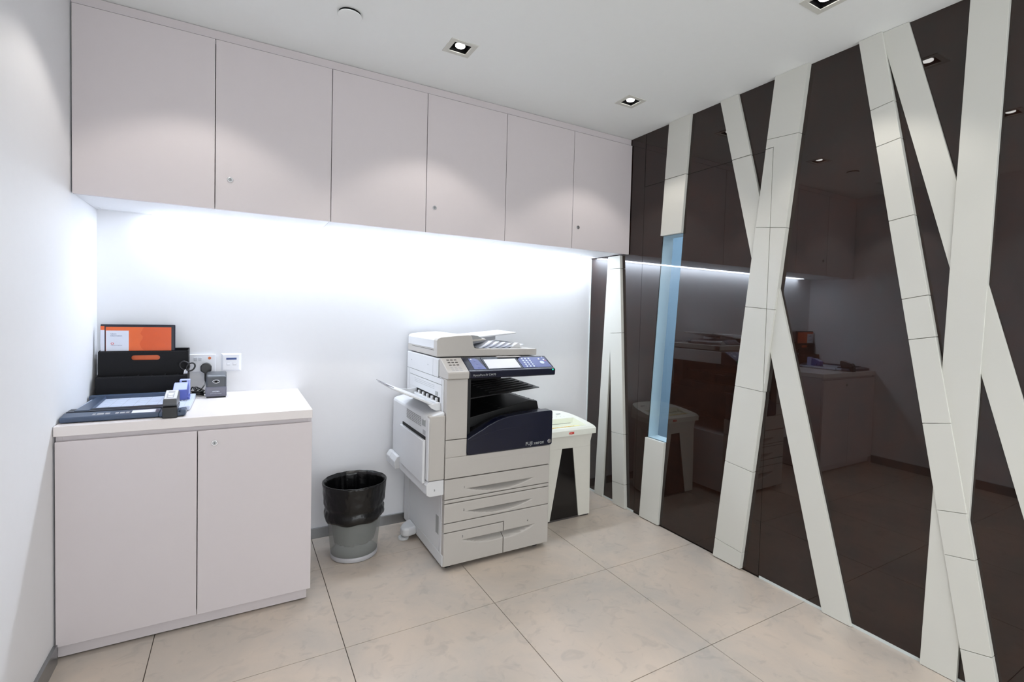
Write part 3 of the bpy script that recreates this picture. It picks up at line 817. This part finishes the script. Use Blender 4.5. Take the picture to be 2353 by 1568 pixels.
# lid: flat front, rounded back, with a feed trough
n = 22
def lidout(z, s=1., dy=0.):
    P = [(SC - .222 * s, -.452 + dy), (SC + .222 * s, -.452 + dy)]
    for i in range(n + 1):
        a = PI * i / n; P.append((SC + .222 * s * math.copysign(abs(math.cos(a)) ** .75, math.cos(a)), -.40 + .335 * math.sin(a) ** .85))
    return P
L0 = lidout(0, .93, .008); L1 = lidout(0)
def zt(y, x=0): return .588 + .044 * min(1, max(0, (y + .44) / .30))
lid = MB(); N = len(L1)
r0 = [lid.bm.verts.new((x, y, .540)) for x, y in L1]; r1 = [lid.bm.verts.new((x, y + (.0 if i > 1 else .0), .574)) for i, (x, y) in enumerate(L1)]
r2 = [lid.bm.verts.new((SC + (x - SC) * .965, y + (.012 if i < 2 else -.006), zt(y))) for i, (x, y) in enumerate(L1)]
for A, B in ((r0, r1), (r1, r2)):
    for i in range(N): lid.bm.faces.new([A[i], A[(i + 1) % N], B[(i + 1) % N], B[i]])
lid.bm.faces.new(r0[::-1])
# top with rectangular trough
TX0, TX1, TY0, TY1 = SC - .165, SC + .165, -.425, -.275
inn = [(TX0, TY0), (TX1, TY0), (TX1, TY1), (TX0, TY1)]
iv = [lid.bm.verts.new((x, y, zt(y))) for x, y in inn]
h = n // 2
lid.bm.faces.new([r2[0], r2[1], iv[1], iv[0]])
lid.bm.faces.new([r2[1], r2[2], r2[3], iv[1]])
for i in range(3, 2 + h // 2): lid.bm.faces.new([r2[i], r2[i + 1], iv[1]])
k0 = 2 + h // 2
lid.bm.faces.new([r2[k0], iv[2], iv[1]])
for i in range(k0, 2 + h): lid.bm.faces.new([r2[i], r2[i + 1], iv[2]])
lid.bm.faces.new([r2[2 + h], iv[3], iv[2]])
k1 = 2 + n - h // 2
for i in range(2 + h, k1): lid.bm.faces.new([r2[i], r2[i + 1], iv[3]])
lid.bm.faces.new([r2[k1], iv[0], iv[3]])
for i in range(k1, 1 + n): lid.bm.faces.new([r2[i], r2[i + 1], iv[0]])
lid.bm.faces.new([r2[1 + n], r2[2 + n], r2[0], iv[0]])
lid.build('lid', M['shredlid'], t)
tg = MB(); fl_ = [(TX0 + .012, TY0 + .035), (TX1 - .030, TY0 + .035), (TX1 - .030, TY1 - .030), (TX0 + .012, TY1 - .030)]
tv = [tg.bm.verts.new((x, y, zt(y))) for x, y in inn]; tb_ = [tg.bm.verts.new((x, y, .5865)) for x, y in fl_]
for i in range(4): tg.bm.faces.new([tv[i], tv[(i + 1) % 4], tb_[(i + 1) % 4], tb_[i]])
tg.bm.faces.new(tb_)
tg.build('feed_trough', M['shredin'], t)
box('feed_slot', M['dark'], t, TX0 + .03, TX1 - .05, TY1 - .040, TY1 - .034, .5867, .5872, 0)
yl_ = MB(); y0 = TY0 + .006; y1 = TY0 + .033
def tz(y): return zt(TY0) + (.5865 - zt(TY0)) * (y - TY0) / .035 + .0008
yl_.hexa([(SC - .14, y0, tz(y0)), (SC + .12, y0, tz(y0)), (SC + .12, y1, tz(y1)), (SC - .14, y1, tz(y1)), (SC - .14, y0, tz(y0) + .0006), (SC + .12, y0, tz(y0) + .0006), (SC + .12, y1, tz(y1) + .0006), (SC - .14, y1, tz(y1) + .0006)])
ylo = yl_.build('warning_label', M['yellow'], t)
wm = MB(); random.seed(3); x = SC - .13
while x < SC + .08:
    w = random.uniform(.003, .010); a = y0 + .007; b = y0 + .018
    wm.hexa([(x, a, tz(a) + .0007), (x + w, a, tz(a) + .0007), (x + w, b, tz(b) + .0007), (x, b, tz(b) + .0007), (x, a, tz(a) + .001), (x + w, a, tz(a) + .001), (x + w, b, tz(b) + .001), (x, b, tz(b) + .001)])
    x += w + random.uniform(.002, .006)
wm.build('printed_marks', M['orange'], ylo)
text('brand_text', 'HSM', M['red'], t, .021, (2.366, -.4530, .5500), bold=.0008)
box('control_print', M['lgrey'], t, 2.44, 2.475, -.190, -.182, zt(-.182) - .001, zt(-.182) + .0012, 0)
for x in (2.38, 2.41, 2.44, 2.47): MB().cyl((x, -.240, zt(-.24) + .0002), 'z', .0022, .0012, 10).build('indicator_light', M['lgrey'], t)

# ================================================================== COPIER
t = thing('photocopier', 'large white and navy office photocopier with a raised side tray', 'photocopier', (1.76, -.37, 0))
X0, X1, YF_, YB = 1.452, 2.068, -.700, -.030
bw, bs = M['body'], M['bodyw']
# --- lower cabinet carcass
box('base_frame', bs, t, X0, X1 - .002, -.655, -.075, .030, .455, .004)
box('rear_cover', bs, t, X0 - .006, X0 + .05, -.130, YB, .030, .80, .006)
box('rear_cover', bs, t, X0 + .05, X1 - .01, -.078, YB, .050, .97, .004)
box('side_rail', bs, t, X0 - .0035, X0 + .004, -.690, -.215, .026, .082, .002)
sp_ = box('side_panel', bs, t, X0 - .0030, X0 + .004, -.640, -.138, .085, .380, .0015)
box('panel_grip', M['grey'], sp_, X0 - .0045, X0 - .0028, -.634, -.592, .168, .262, .001)
box('front_post', bs, t, X0 - .0025, X0 + .01, -.668, -.644, .072, .455, .0015)
box('plinth', M['dark'], t, X0 + .04, X1 - .06, -.64, -.10, .012, .032, .002)

# --- drawer fronts with scooped handles
def front(name, xa, xb, za, zb, scoop=None, nx=70, par=None, y=YF_, dp=.075, join=''):
    """scoop=(x0,x1,ztop,h,mode) ; a real hollow pressed into the panel"""
    par = par or t
    mb = MB(); xsn = [xa + (xb - xa) * i / nx for i in range(nx + 1)]
    zs = [za + (zb - za) * i / 26 for i in range(27)]
    if scoop:
        z_t = scoop[2]; zs = [v for v in zs if abs(v - z_t) > .002] + [z_t - .0002, z_t + .0004]; zs.sort()
    def dep(x, z):
        d = 0.
        if scoop:
            sx0, sx1, z_t, h, mode = scoop
            if mode == 'full': u = (2 * x - sx0 - sx1) / (sx1 - sx0); w = 1 - u * u
            elif mode == 'right': u = (x - sx0) / (sx1 - sx0); w = 1 - (1 - u) ** 2 if 0 <= u <= 1 else -1   # open at its right end
            else: u = (sx1 - x) / (sx1 - sx0); w = 1 - (1 - u) ** 2 if 0 <= u <= 1 else -1
            if w > 0 and z < z_t:
                v = (z_t - z) / (h * w)
                if v < 1: d = .064 * w * (1 - v) ** .85
        # soft rounded left/right/top/bottom edges
        e = min(1 if ('L' in join and z > .1985) else x - xa, 1 if 'R' in join else xb - x, z - za, zb - z)
        r = .0035
        if e < r: d += r - math.sqrt(max(0, r * r - (r - e) ** 2))
        return d
    ex = [xa, xa + .0008, xa + .002, xa + .0035]; xsn = sorted(set(ex + [x for x in xsn if xa + .004 < x < xb - .004] + [2 * 0 + xb - (v - xa) for v in ex]))
    ez = [za, za + .0008, za + .002, za + .0035]; zs = sorted(set(ez + [z for z in zs if za + .004 < z < zb - .004] + [zb - (v - za) for v in ez]))
    V = [[mb.bm.verts.new((x, y + dep(x, z), z)) for z in zs] for x in xsn]
    for i in range(len(xsn) - 1):
        for j in range(len(zs) - 1): mb.bm.faces.new([V[i][j], V[i + 1][j], V[i + 1][j + 1], V[i][j + 1]])
    yb = y + dp
    edge = [V[i][0] for i in range(len(xsn))] + [V[-1][j] for j in range(1, len(zs))] + [V[i][-1] for i in range(len(xsn) - 2, -1, -1)] + [V[0][j] for j in range(len(zs) - 2, 0, -1)]
    bk = [mb.bm.verts.new((v.co.x, yb, v.co.z)) for v in edge]
    for i in range(len(edge)):
        k = (i + 1) % len(edge); mb.bm.faces.new([edge[i], edge[k], bk[k], bk[i]])
    mb.bm.faces.new(bk)
    o = mb.build(name, bw, par)
    for p in o.data.polygons: p.use_smooth = abs(p.normal.y) > .55
    return o
d = front('drawer', X0, X1, .3665, .4665, (1.575, 1.962, .4085, .032, 'full'))
text('number', '1', M['dgrey'], d, .016, (1.553, YF_ - .0006, .4125))
front('trim_band', X0, X1, .3465, .3630, None, 30)
d = front('drawer', X0, X1, .2465, .3430, (1.575, 1.962, .2920, .032, 'full'))
text('number', '2', M['dgrey'], d, .016, (1.553, YF_ - .0006, .2960))
front('trim_band', X0, 1.7895, .1985, .2430, None, 30, join='R')
d = front('drawer', X0, 1.7860, .0270, .1950, (1.555, 1.930, .1460, .034, 'full'), 50)
text('number', '3', M['dgrey'], d, .016, (1.549, YF_ - .0006, .160))
d = front('drawer', 1.7895, X1, .0270, .2430, (1.650, 1.975, .1470, .034, 'full'), 50, join='L')
text('number', '4', M['dgrey'], d, .016, (1.930, YF_ - .0006, .170))

# --- white front door under and beside the navy cover, and left column
dr = front('front_door', X0, X1, .4710, .5775, None, 40)
cl = front('front_column', X0, 1.5650, .5775, .6650, None, 20)
uc = front('front_column', X0, 1.5650, .6680, .9700, None, 20)
gv = MB(); gv.prism('y', [(1.590, .5525), (1.60, .548), (2.02, .5455), (2.02, .5475), (1.602, .5505), (1.592, .556), (1.570, .5775), (1.5665, .5775)], YF_ - .0008, YF_ + .002)
gv.build('door_ridge', bw, dr, .0006)
box('column_core', bs, t, X0 + .001, 1.5645, -.640, -.50, .455, .970, .002)
# --- left side of the print engine
box('engine_side', bs, t, X0 - .001, X0 + .012, -.655, YB, .455, .965, .003)
box('engine_core', M['cav'], t, X0 + .012, 1.62, -.50, -.05, .455, .970, 0)
MB().box(X0 - .0012, X0 + .002, -.655, -.034, .80, .967).box(X0 - .0012, X0 + .002, -.584, -.034, .967, 1.060).build('side_backing', M['line'], t)
for ya, yb3, za, zb3 in ((-.500, -.042, .9685, 1.0605), (-.5835, -.5025, .9685, 1.0605), (-.0895, -.042, .80, .9660), (-.640, -.0925, .9360, .9660),
                      (-.640, -.0925, .868, .9335), (-.640, -.0925, .80, .838), (-.2250, -.0925, .838, .868), (-.640, -.614, .838, .868), (-.6635, -.6425, .80, .9660)):
    box('side_cover', bs, t, X0 - .004, X0, ya, yb3, za, zb3, .0008)
for yy in (-.42, -.13):
    MB().cyl((X0 - .0045, yy, 1.018), 'x', .0035, .001, 14).build('screw_plug', M['grey'], t)
for k in range(3): box('vent_line', M['grey'], t, X0 - .0045, X0 - .0038, -.53, -.19, .9010 + .009 * k, .9022 + .009 * k, 0)
# exit slot with fingers
sl = box('bypass_slot', M['dark'], t, X0 - .002, X0 - .0005, -.614, -.225, .838, .868, .001)
for k in range(5):
    y = -.585 + .072 * k
    box('slot_finger', bs, sl, X0 - .012, X0 - .002, y, y + .020, .838, .861, .0015)
box('slot_ledge', bs, t, X0 - .016, X0, -.630, -.215, .806, .842, .003)
box('slot_latch', M['grey'], t, X0 - .006, X0 - .0035, -.585, -.548, .872, .893, .001)

# --- manual feed tray folded out to the left
mt = MB()
mt.hexa([(1.437, -.625, .818), (1.207, -.612, .922), (1.207, -.312, .922), (1.437, -.215, .818),
         (1.437, -.625, .829), (1.207, -.612, .931), (1.207, -.312, .931), (1.437, -.215, .829)])
mt = mt.build('manual_tray', bs, t, .003, seg=3)
ar = MB(); ar.prism('y', [(1.445, .806), (1.445, .846), (1.425, .842), (1.385, .838), (1.375, .846), (1.400, .818), (1.425, .806)], -.632, -.622)
ar.build('tray_arm', bs, mt, .0015)
ar = MB(); ar.prism('y', [(1.445, .806), (1.445, .865), (1.415, .860), (1.360, .862), (1.400, .820)], -.222, -.212)
ar.build('tray_arm', bs, mt, .0015)
ex = MB(); ex.hexa([(1.230, -.560, .9205), (1.190, -.560, .9385), (1.190, -.360, .9385), (1.230, -.360, .9205), (1.230, -.560, .9235), (1.190, -.560, .9415), (1.190, -.360, .9415), (1.230, -.360, .9235)])
ex.build('tray_extension', M['smoke'], mt, .001)
gd = MB()
for yy in (-.55, -.32): gd.hexa([(1.40, yy, .843), (1.30, yy, .888), (1.30, yy + .005, .888), (1.40, yy + .005, .843), (1.40, yy, .862), (1.30, yy, .905), (1.30, yy + .005, .905), (1.40, yy + .005, .862)])
gd.bm.free()

# --- side module (duplex and tray unit) hanging on the left
U0 = 1.366
sm = MB(); sm.prism('y', [(X0 - .004, .470), (U0, .470), (U0, .772), (U0 + .004, .784), (U0 + .014, .790), (X0 - .004, .806)], -.690, -.045)
sm = sm.build('side_module', bs, t, .004, seg=3)
box('front_cap', bw, sm, U0 + .004, X0 - .002, -.697, -.655, .4715, .792, .006, seg=3)
sb_ = MB(); sb_.prism('y', [(X0 - .002, .392), (U0 + .012, .392), (U0 - .004, .402), (U0 - .006, .450), (U0 + .004, .466), (U0 + .014, .4685), (X0 - .002, .4685)], -.692, -.045)
sb_ = sb_.build('tray_base', bs, sm, .003, seg=3)
text('number', '5', M['dgrey'], sb_, .015, (1.398, -.6928, .4180))
sf = box('side_flap', bs, sm, U0 - .016, U0 - .001, -.655, -.252, .452, .668, .003)
box('flap_gap', M['dark'], sm, U0 - .004, U0 + .001, -.648, -.258, .668, .684, .001)
for k in range(6): box('vent_slit', M['dgrey'], sm, U0 - .0012, U0 + .0004, -.575, -.325, .722 + .0085 * k, .7250 + .0085 * k, 0)
for k in range(15): box('vent_bar', bs, sm, U0 - .0016, U0 - .0006, -.575 + .0165 * k, -.570 + .0165 * k, .720, .769, 0)
box('release_grip', M['grey'], sm, U0 - .0014, U0 + .002, -.645, -.590, .732, .768, .0015)
box('release_lip', bs, sm, U0 - .006, U0, -.645, -.590, .764, .776, .002)
box('lower_grip', M['lgrey'], sm, U0 - .0014, U0 + .002, -.645, -.605, .690, .712, .0015)
for ya, yb2 in ((-.105, -.035), (-.215, -.108)):
    h_ = MB(); h_.prism('y', [(U0, .402), (U0 - .030, .402), (U0 - .034, .446), (U0 - .018, .472), (U0, .474)], ya, yb2)
    h_.build('hinge_cover', bs, sm, .004, seg=3)
# --- stabiliser foot at the back left
fb = MB(); fb.prism('z', [(X0, -.275), (1.400, -.290), (1.375, -.282), (1.366, -.262), (1.366, -.235), (1.385, -.200), (1.42, -.165), (X0, -.150)], .026, .076)
fb = fb.build('stabiliser', bs, t, .014, seg=4)
kn = MB(); n_ = 24
prof = []
for i in range(n_ * 2):
    r = .0300 if i % 2 else .0275; a = PI * i / n_
    prof.append((1.385 + r * math.cos(a), -.238 + r * math.sin(a)))
kn.prism('z', prof, .001, .016); kn.build('levelling_knob', bs, fb, .0015)
MB().cyl((1.385, -.238, .0155), 'z', .012, .014, 20).build('knob_stem', M['grey'], fb)
for x, y in ((1.49, -.655), (2.005, -.655), (1.50, -.12), (2.005, -.12)):
    w = MB().cyl((x - .012, y, .0185), 'x', .0180, .024, 28).build('caster', M['black'], t, .002)
    MB().box(x - .018, x + .018, y - .012, y + .012, .026, .034).build('caster_mount', M['dark'], w)

# --- navy front cover with the sweeping upper edge
def crv(x):
    P = [(1.566, .663), (1.60, .681), (1.641, .701), (1.69, .727), (1.742, .747), (1.794, .7585), (1.85, .765), (1.902, .768), (1.99, .7715), (2.078, .773)]
    for a, b in zip(P, P[1:]):
        if a[0] <= x <= b[0]: u = (x - a[0]) / (b[0] - a[0]); u = u * u * (3 - 2 * u) * .25 + u * .75; return a[1] + u * (b[1] - a[1])
    return P[-1][1]
nv = MB(); xs_ = [1.566 + .512 * i / 44 for i in range(45)]
top = [(x, crv(x)) for x in xs_]
top[-1] = (2.078, .764); top.insert(-1, (2.072, .7715))
bot = [(2.078, .586), (2.070, .580), (1.583, .5785), (1.572, .582), (1.5665, .594)]
nv.prism('y', top + bot, YF_ - .003, -.640)
nv = nv.build('front_cover', M['navy'], t, .005, seg=3)
for p in nv.data.polygons: p.use_smooth = False
rd = MB(); pr_ = []
for i in range(31):
    x = 1.572 + .42 * i / 30; pr_.append((x, YF_ - .0032, .652 + .046 * math.sin(min(1, (x - 1.572) / .25) * PI / 2) - .010 * max(0, (x - 1.82) / .17) ** 2))
rd.tube(pr_, .0011, 6); rd.build('cover_ridge', M['navy'], nv, smooth=True)
text('brand_text', 'FUJI xerox', M['grey'], nv, .0262, (1.9065, YF_ - .0038, .5930), bold=.0004, spacing=1.02)
bd_ = MB(); bd_.cyl((2.058, YF_ - .0062, .602), 'y', .0115, .0035, 36); bd_.build('badge', M['chrome'], nv, .001)
# --- output well and catch trays
wl_ = MB(); wl_.prism('y', [(1.568, .60), (2.050, .60), (2.050, .766)] + [(x, crv(x) - .004) for x in reversed(xs_) if x < 2.05], -.640, -.085)
wl_.build('output_well', M['cav'], t, 0)
box('well_back', M['cav'], t, 1.60, 2.02, -.170, -.075, .76, .972, .002)
box('well_side', M['cav'], t, 1.566, 1.60, -.655, -.075, .66, .972, 0)
s_ = MB()
s_.prism('y', [(1.60, .690), (2.046, .762), (2.046, .770), (2.036, .812), (1.99, .818), (1.60, .745)], -.600, -.170)
lt_ = s_.build('lower_tray', M['cav'], t, .004)
bm_ = MB()
for k in range(6):
    y = -.575 + .055 * k; bm_.hexa([(1.80, y, .780), (2.030, y, .8120), (2.030, y + .006, .8120), (1.80, y + .006, .780), (1.80, y, .784), (2.030, y, .8155), (2.030, y + .006, .8155), (1.80, y + .006, .784)])
bm_.build('tray_ribs', M['cav'], lt_, .0008)
ut = MB(); ut.hexa([(1.60, -.610, .846), (2.050, -.598, .8855), (2.050, -.240, .8975), (1.60, -.170, .862), (1.60, -.610, .854), (2.050, -.598, .8905), (2.050, -.240, .9025), (1.60, -.170, .872)])
ut = ut.build('upper_tray', M['cav'], t, .002)
ur = MB()
for k in range(6):
    y = -.560 + .055 * k; zz = .8905 + .012 * (y + .598) / .358
    ur.hexa([(1.75, y, zz - .024), (2.030, y, zz - .001), (2.030, y + .005, zz - .001), (1.75, y + .005, zz - .024), (1.75, y, zz - .019), (2.030, y, zz + .003), (2.030, y + .005, zz + .003), (1.75, y + .005, zz - .019)])
ur.build('tray_ribs', M['cav'], ut, .0008)
# --- scanner slab and control console
box('scanner_unit', bs, t, X0, X1 - .006, -.590, YB, .972, 1.0640, .004)
def con(name, m, xa, xb, par, lift=0., bev=.004):
    p = [(-.585, 1.0675), (-.600, 1.0675), (-.700, 1.0135), (-.714, 1.007), (-.716, 1.000), (-.714, .974), (-.706, .9705), (-.585, .9705)]
    return MB().prism('x', [(y, z + lift) for y, z in p], xa, xb).build(name, m, par, bev, seg=3)
cw = con('console_end', bw, X0, 1.5655, t)
cn = con('control_console', M['navy'], 1.5670, 2.0790, t)
def onslope(name, m, pts, par, th=.0008, lift=.0004, bev=0):
    """pts in (x, s): s=0 front edge, 1 back edge of the sloping console face"""
    A = Vector((0, -.700, 1.0135)); B = Vector((0, -.600, 1.0675)); nrm = Vector((0, -(B.z - A.z), B.y - A.y)).normalized()
    mb = MB(); lo2 = []; hi2 = []
    for x, s2 in pts:
        P = A.lerp(B, s2); lo2.append(mb.bm.verts.new((x, P.y + nrm.y * lift, P.z + nrm.z * lift))); hi2.append(mb.bm.verts.new((x, P.y + nrm.y * (lift + th), P.z + nrm.z * (lift + th))))
    n2 = len(pts); mb.bm.faces.new(lo2[::-1]); mb.bm.faces.new(hi2)
    for i in range(n2): mb.bm.faces.new([lo2[i], lo2[(i + 1) % n2], hi2[(i + 1) % n2], hi2[i]])
    return mb.build(name, m, par, bev)
def rect_(xa, xb, sa, sb): return [(xa, sa), (xb, sa), (xb, sb), (xa, sb)]
def disc_(x, s2, r, n=18): return [(x + r * math.cos(2 * PI * i / n), s2 + r / .1136 * math.sin(2 * PI * i / n)) for i in range(n)]
onslope('left_keys_panel', M['navy_sheen'], [(1.600, .04), (1.668, .04), (1.650, .82), (1.635, .90), (1.600, .90)], cn)
for x, s2 in ((1.630, .70), (1.632, .46), (1.632, .18)): onslope('key', M['navy_sheen'], disc_(x, s2, .0062), cn, .0016, .001)
onslope('power_key', M['switch'], disc_(1.612, .84, .004), cn, .0014, .001)
onslope('screen_bezel', M['screenf'], rect_(1.672, 1.884, .02, .96), cn, .0012)
onslope('touch_screen', M['screen'], rect_(1.682, 1.872, .05, .80), cn, .0014, .0006)
onslope('right_keys_panel', M['navy_sheen'], [(1.888, .04), (2.068, .04), (2.062, .90), (1.905, .90), (1.888, .74)], cn)
for i in range(3):
    for j in range(5):
        onslope('key', M['pale'], disc_(1.915 + .021 * i, .78 - .16 * j, .0055, 14), cn, .0016, .001)
onslope('start_key', M['pale'], disc_(2.025, .42, .0135, 26), cn, .002, .001)
onslope('stop_key', M['switch'], disc_(2.020, .72, .0055), cn, .0016, .001)
onslope('clear_key', M['switch'], disc_(2.048, .66, .0050), cn, .0016, .001)
onslope('red_mark', M['red'], rect_(2.052, 2.058, .56, .60), cn, .001, .001)
onslope('energy_key', M['pale'], disc_(2.048, .88, .0040), cn, .0016, .001)
box('console_lip', bw, t, 1.770, 1.915, -.612, -.588, 1.0655, 1.0700, .0015)
MB().cyl((2.062, -.7165, 1.003), 'y', .0038, .003, 16).build('status_light', M['green'], cn)
text('model_text', 'ApeosPort-IV C4470', M['grey'], cn, .0150, (1.584, -.7166, .9840), bold=.0001)
for r_ in range(3):
    for c_ in range(3): onslope('vent_slot', M['dgrey'], rect_(1.478 + .020 * c_, 1.492 + .020 * c_, .80 - .20 * r_, .87 - .20 * r_), cw, .0003)
for r_ in range(3):
    onslope('vent_slot', M['lgrey'], rect_(1.480, 1.492, .24 - .12 * r_, .28 - .12 * r_), cw, .0003)
    onslope('vent_slot', M['lgrey'], rect_(1.500, 1.512, .24 - .12 * r_, .28 - .12 * r_), cw, .0003)
    onslope('vent_slot', M['lgrey'], rect_(1.522, 1.536, .24 - .12 * r_, .28 - .12 * r_), cw, .0003)
# --- document feeder
AF = -.552
hp = [(1.450, 1.0700), (1.450, 1.155), (1.456, 1.165), (1.472, 1.1715), (1.56, 1.1800), (1.628, 1.1835), (1.640, 1.181), (1.647, 1.172), (1.655, 1.130), (1.662, 1.115), (1.676, 1.1080), (1.70, 1.1075), (2.052, 1.1055), (2.052, 1.0700)]
ld = MB().prism('y', [(1.4515, 1.0700), (1.4515, 1.1115), (2.052, 1.1055), (2.052, 1.0700)], AF + .001, -.035)
ld = ld.build('scanner_lid', bw, t, .004, seg=3)
fr = MB().prism('y', hp, AF, AF + .050).build('feeder_front', bw, ld, .003, seg=3)
hm = MB().prism('y', [(1.4505, 1.111), (1.4505, 1.154), (1.4565, 1.164), (1.4725, 1.1705), (1.56, 1.179), (1.627, 1.1825), (1.640, 1.179), (1.645, 1.111)], AF + .0502, -.045)
hm = hm.build('feeder_cover', bs, ld, .0008, seg=1)
box('cover_seam', M['line'], ld, 1.4500, 1.4512, -.50, -.12, 1.1020, 1.1035, 0)
th_ = MB().prism('y', [(1.640, 1.120), (1.640, 1.178), (1.665, 1.182), (1.700, 1.178), (1.722, 1.168), (1.728, 1.158), (1.728, 1.152), (1.66, 1.140)], -.505, -.485)
th_.build('feed_mouth', M['grey'], ld, .002)
lt2 = MB(); lt2.hexa([(1.640, -.505, 1.1455), (1.748, -.515, 1.1560), (1.752, -.150, 1.1560), (1.640, -.150, 1.1455), (1.640, -.505, 1.1560), (1.742, -.505, 1.1640), (1.752, -.150, 1.1650), (1.640, -.150, 1.1560)])
lt2.build('feed_ledge', bw, ld, .002)
ft_ = MB()
ft_.hexa([(1.640, -.425, 1.150), (1.985, -.425, 1.1865), (2.000, -.150, 1.1885), (1.640, -.110, 1.150), (1.640, -.425, 1.160), (1.985, -.425, 1.1965), (2.000, -.150, 1.1985), (1.640, -.110, 1.160)])
ft_ = ft_.build('document_tray', bs, ld, .005, seg=3)
rb = MB(); rb.prism('y', [(1.660, 1.112), (1.745, 1.130), (1.862, 1.150), (1.862, 1.172), (1.660, 1.150)], -.395, -.389)
rb.build('tray_support', M['lgrey'], ld, .001)
wv = MB()
for k in range(6):     # curled sheets of the exit area, fanned along x
    xa = 1.715 + .040 * k; xb = xa + .085
    def wf(u, v, xa=xa, xb=xb, k=k):
        x = xa + (xb - xa) * u; z = 1.1085 + .040 * (u ** 1.6) * (1 - .10 * k) * (1 - .25 * v)
        return (x, -.500 + .36 * v + .01 * u, z)
    wv.grid(wf, 12, 6)
    pm = MB(); pm.grid(wf, 12, 6); pm.build('exit_sheet', M['paper'], ld, smooth=True, solid=.0008)
wv.bm.free()
cx_ = MB(); cx_.prism('y', [(1.905, 1.106), (1.930, 1.122), (1.955, 1.137), (1.962, 1.1375), (1.968, 1.132), (1.978, 1.106)], -.500, -.200)
cx_.build('exit_stop', bs, ld, .002)
MB().box(1.672, 1.690, -.497, -.487, 1.108, 1.114).build('exit_roller', M['dark'], ld)
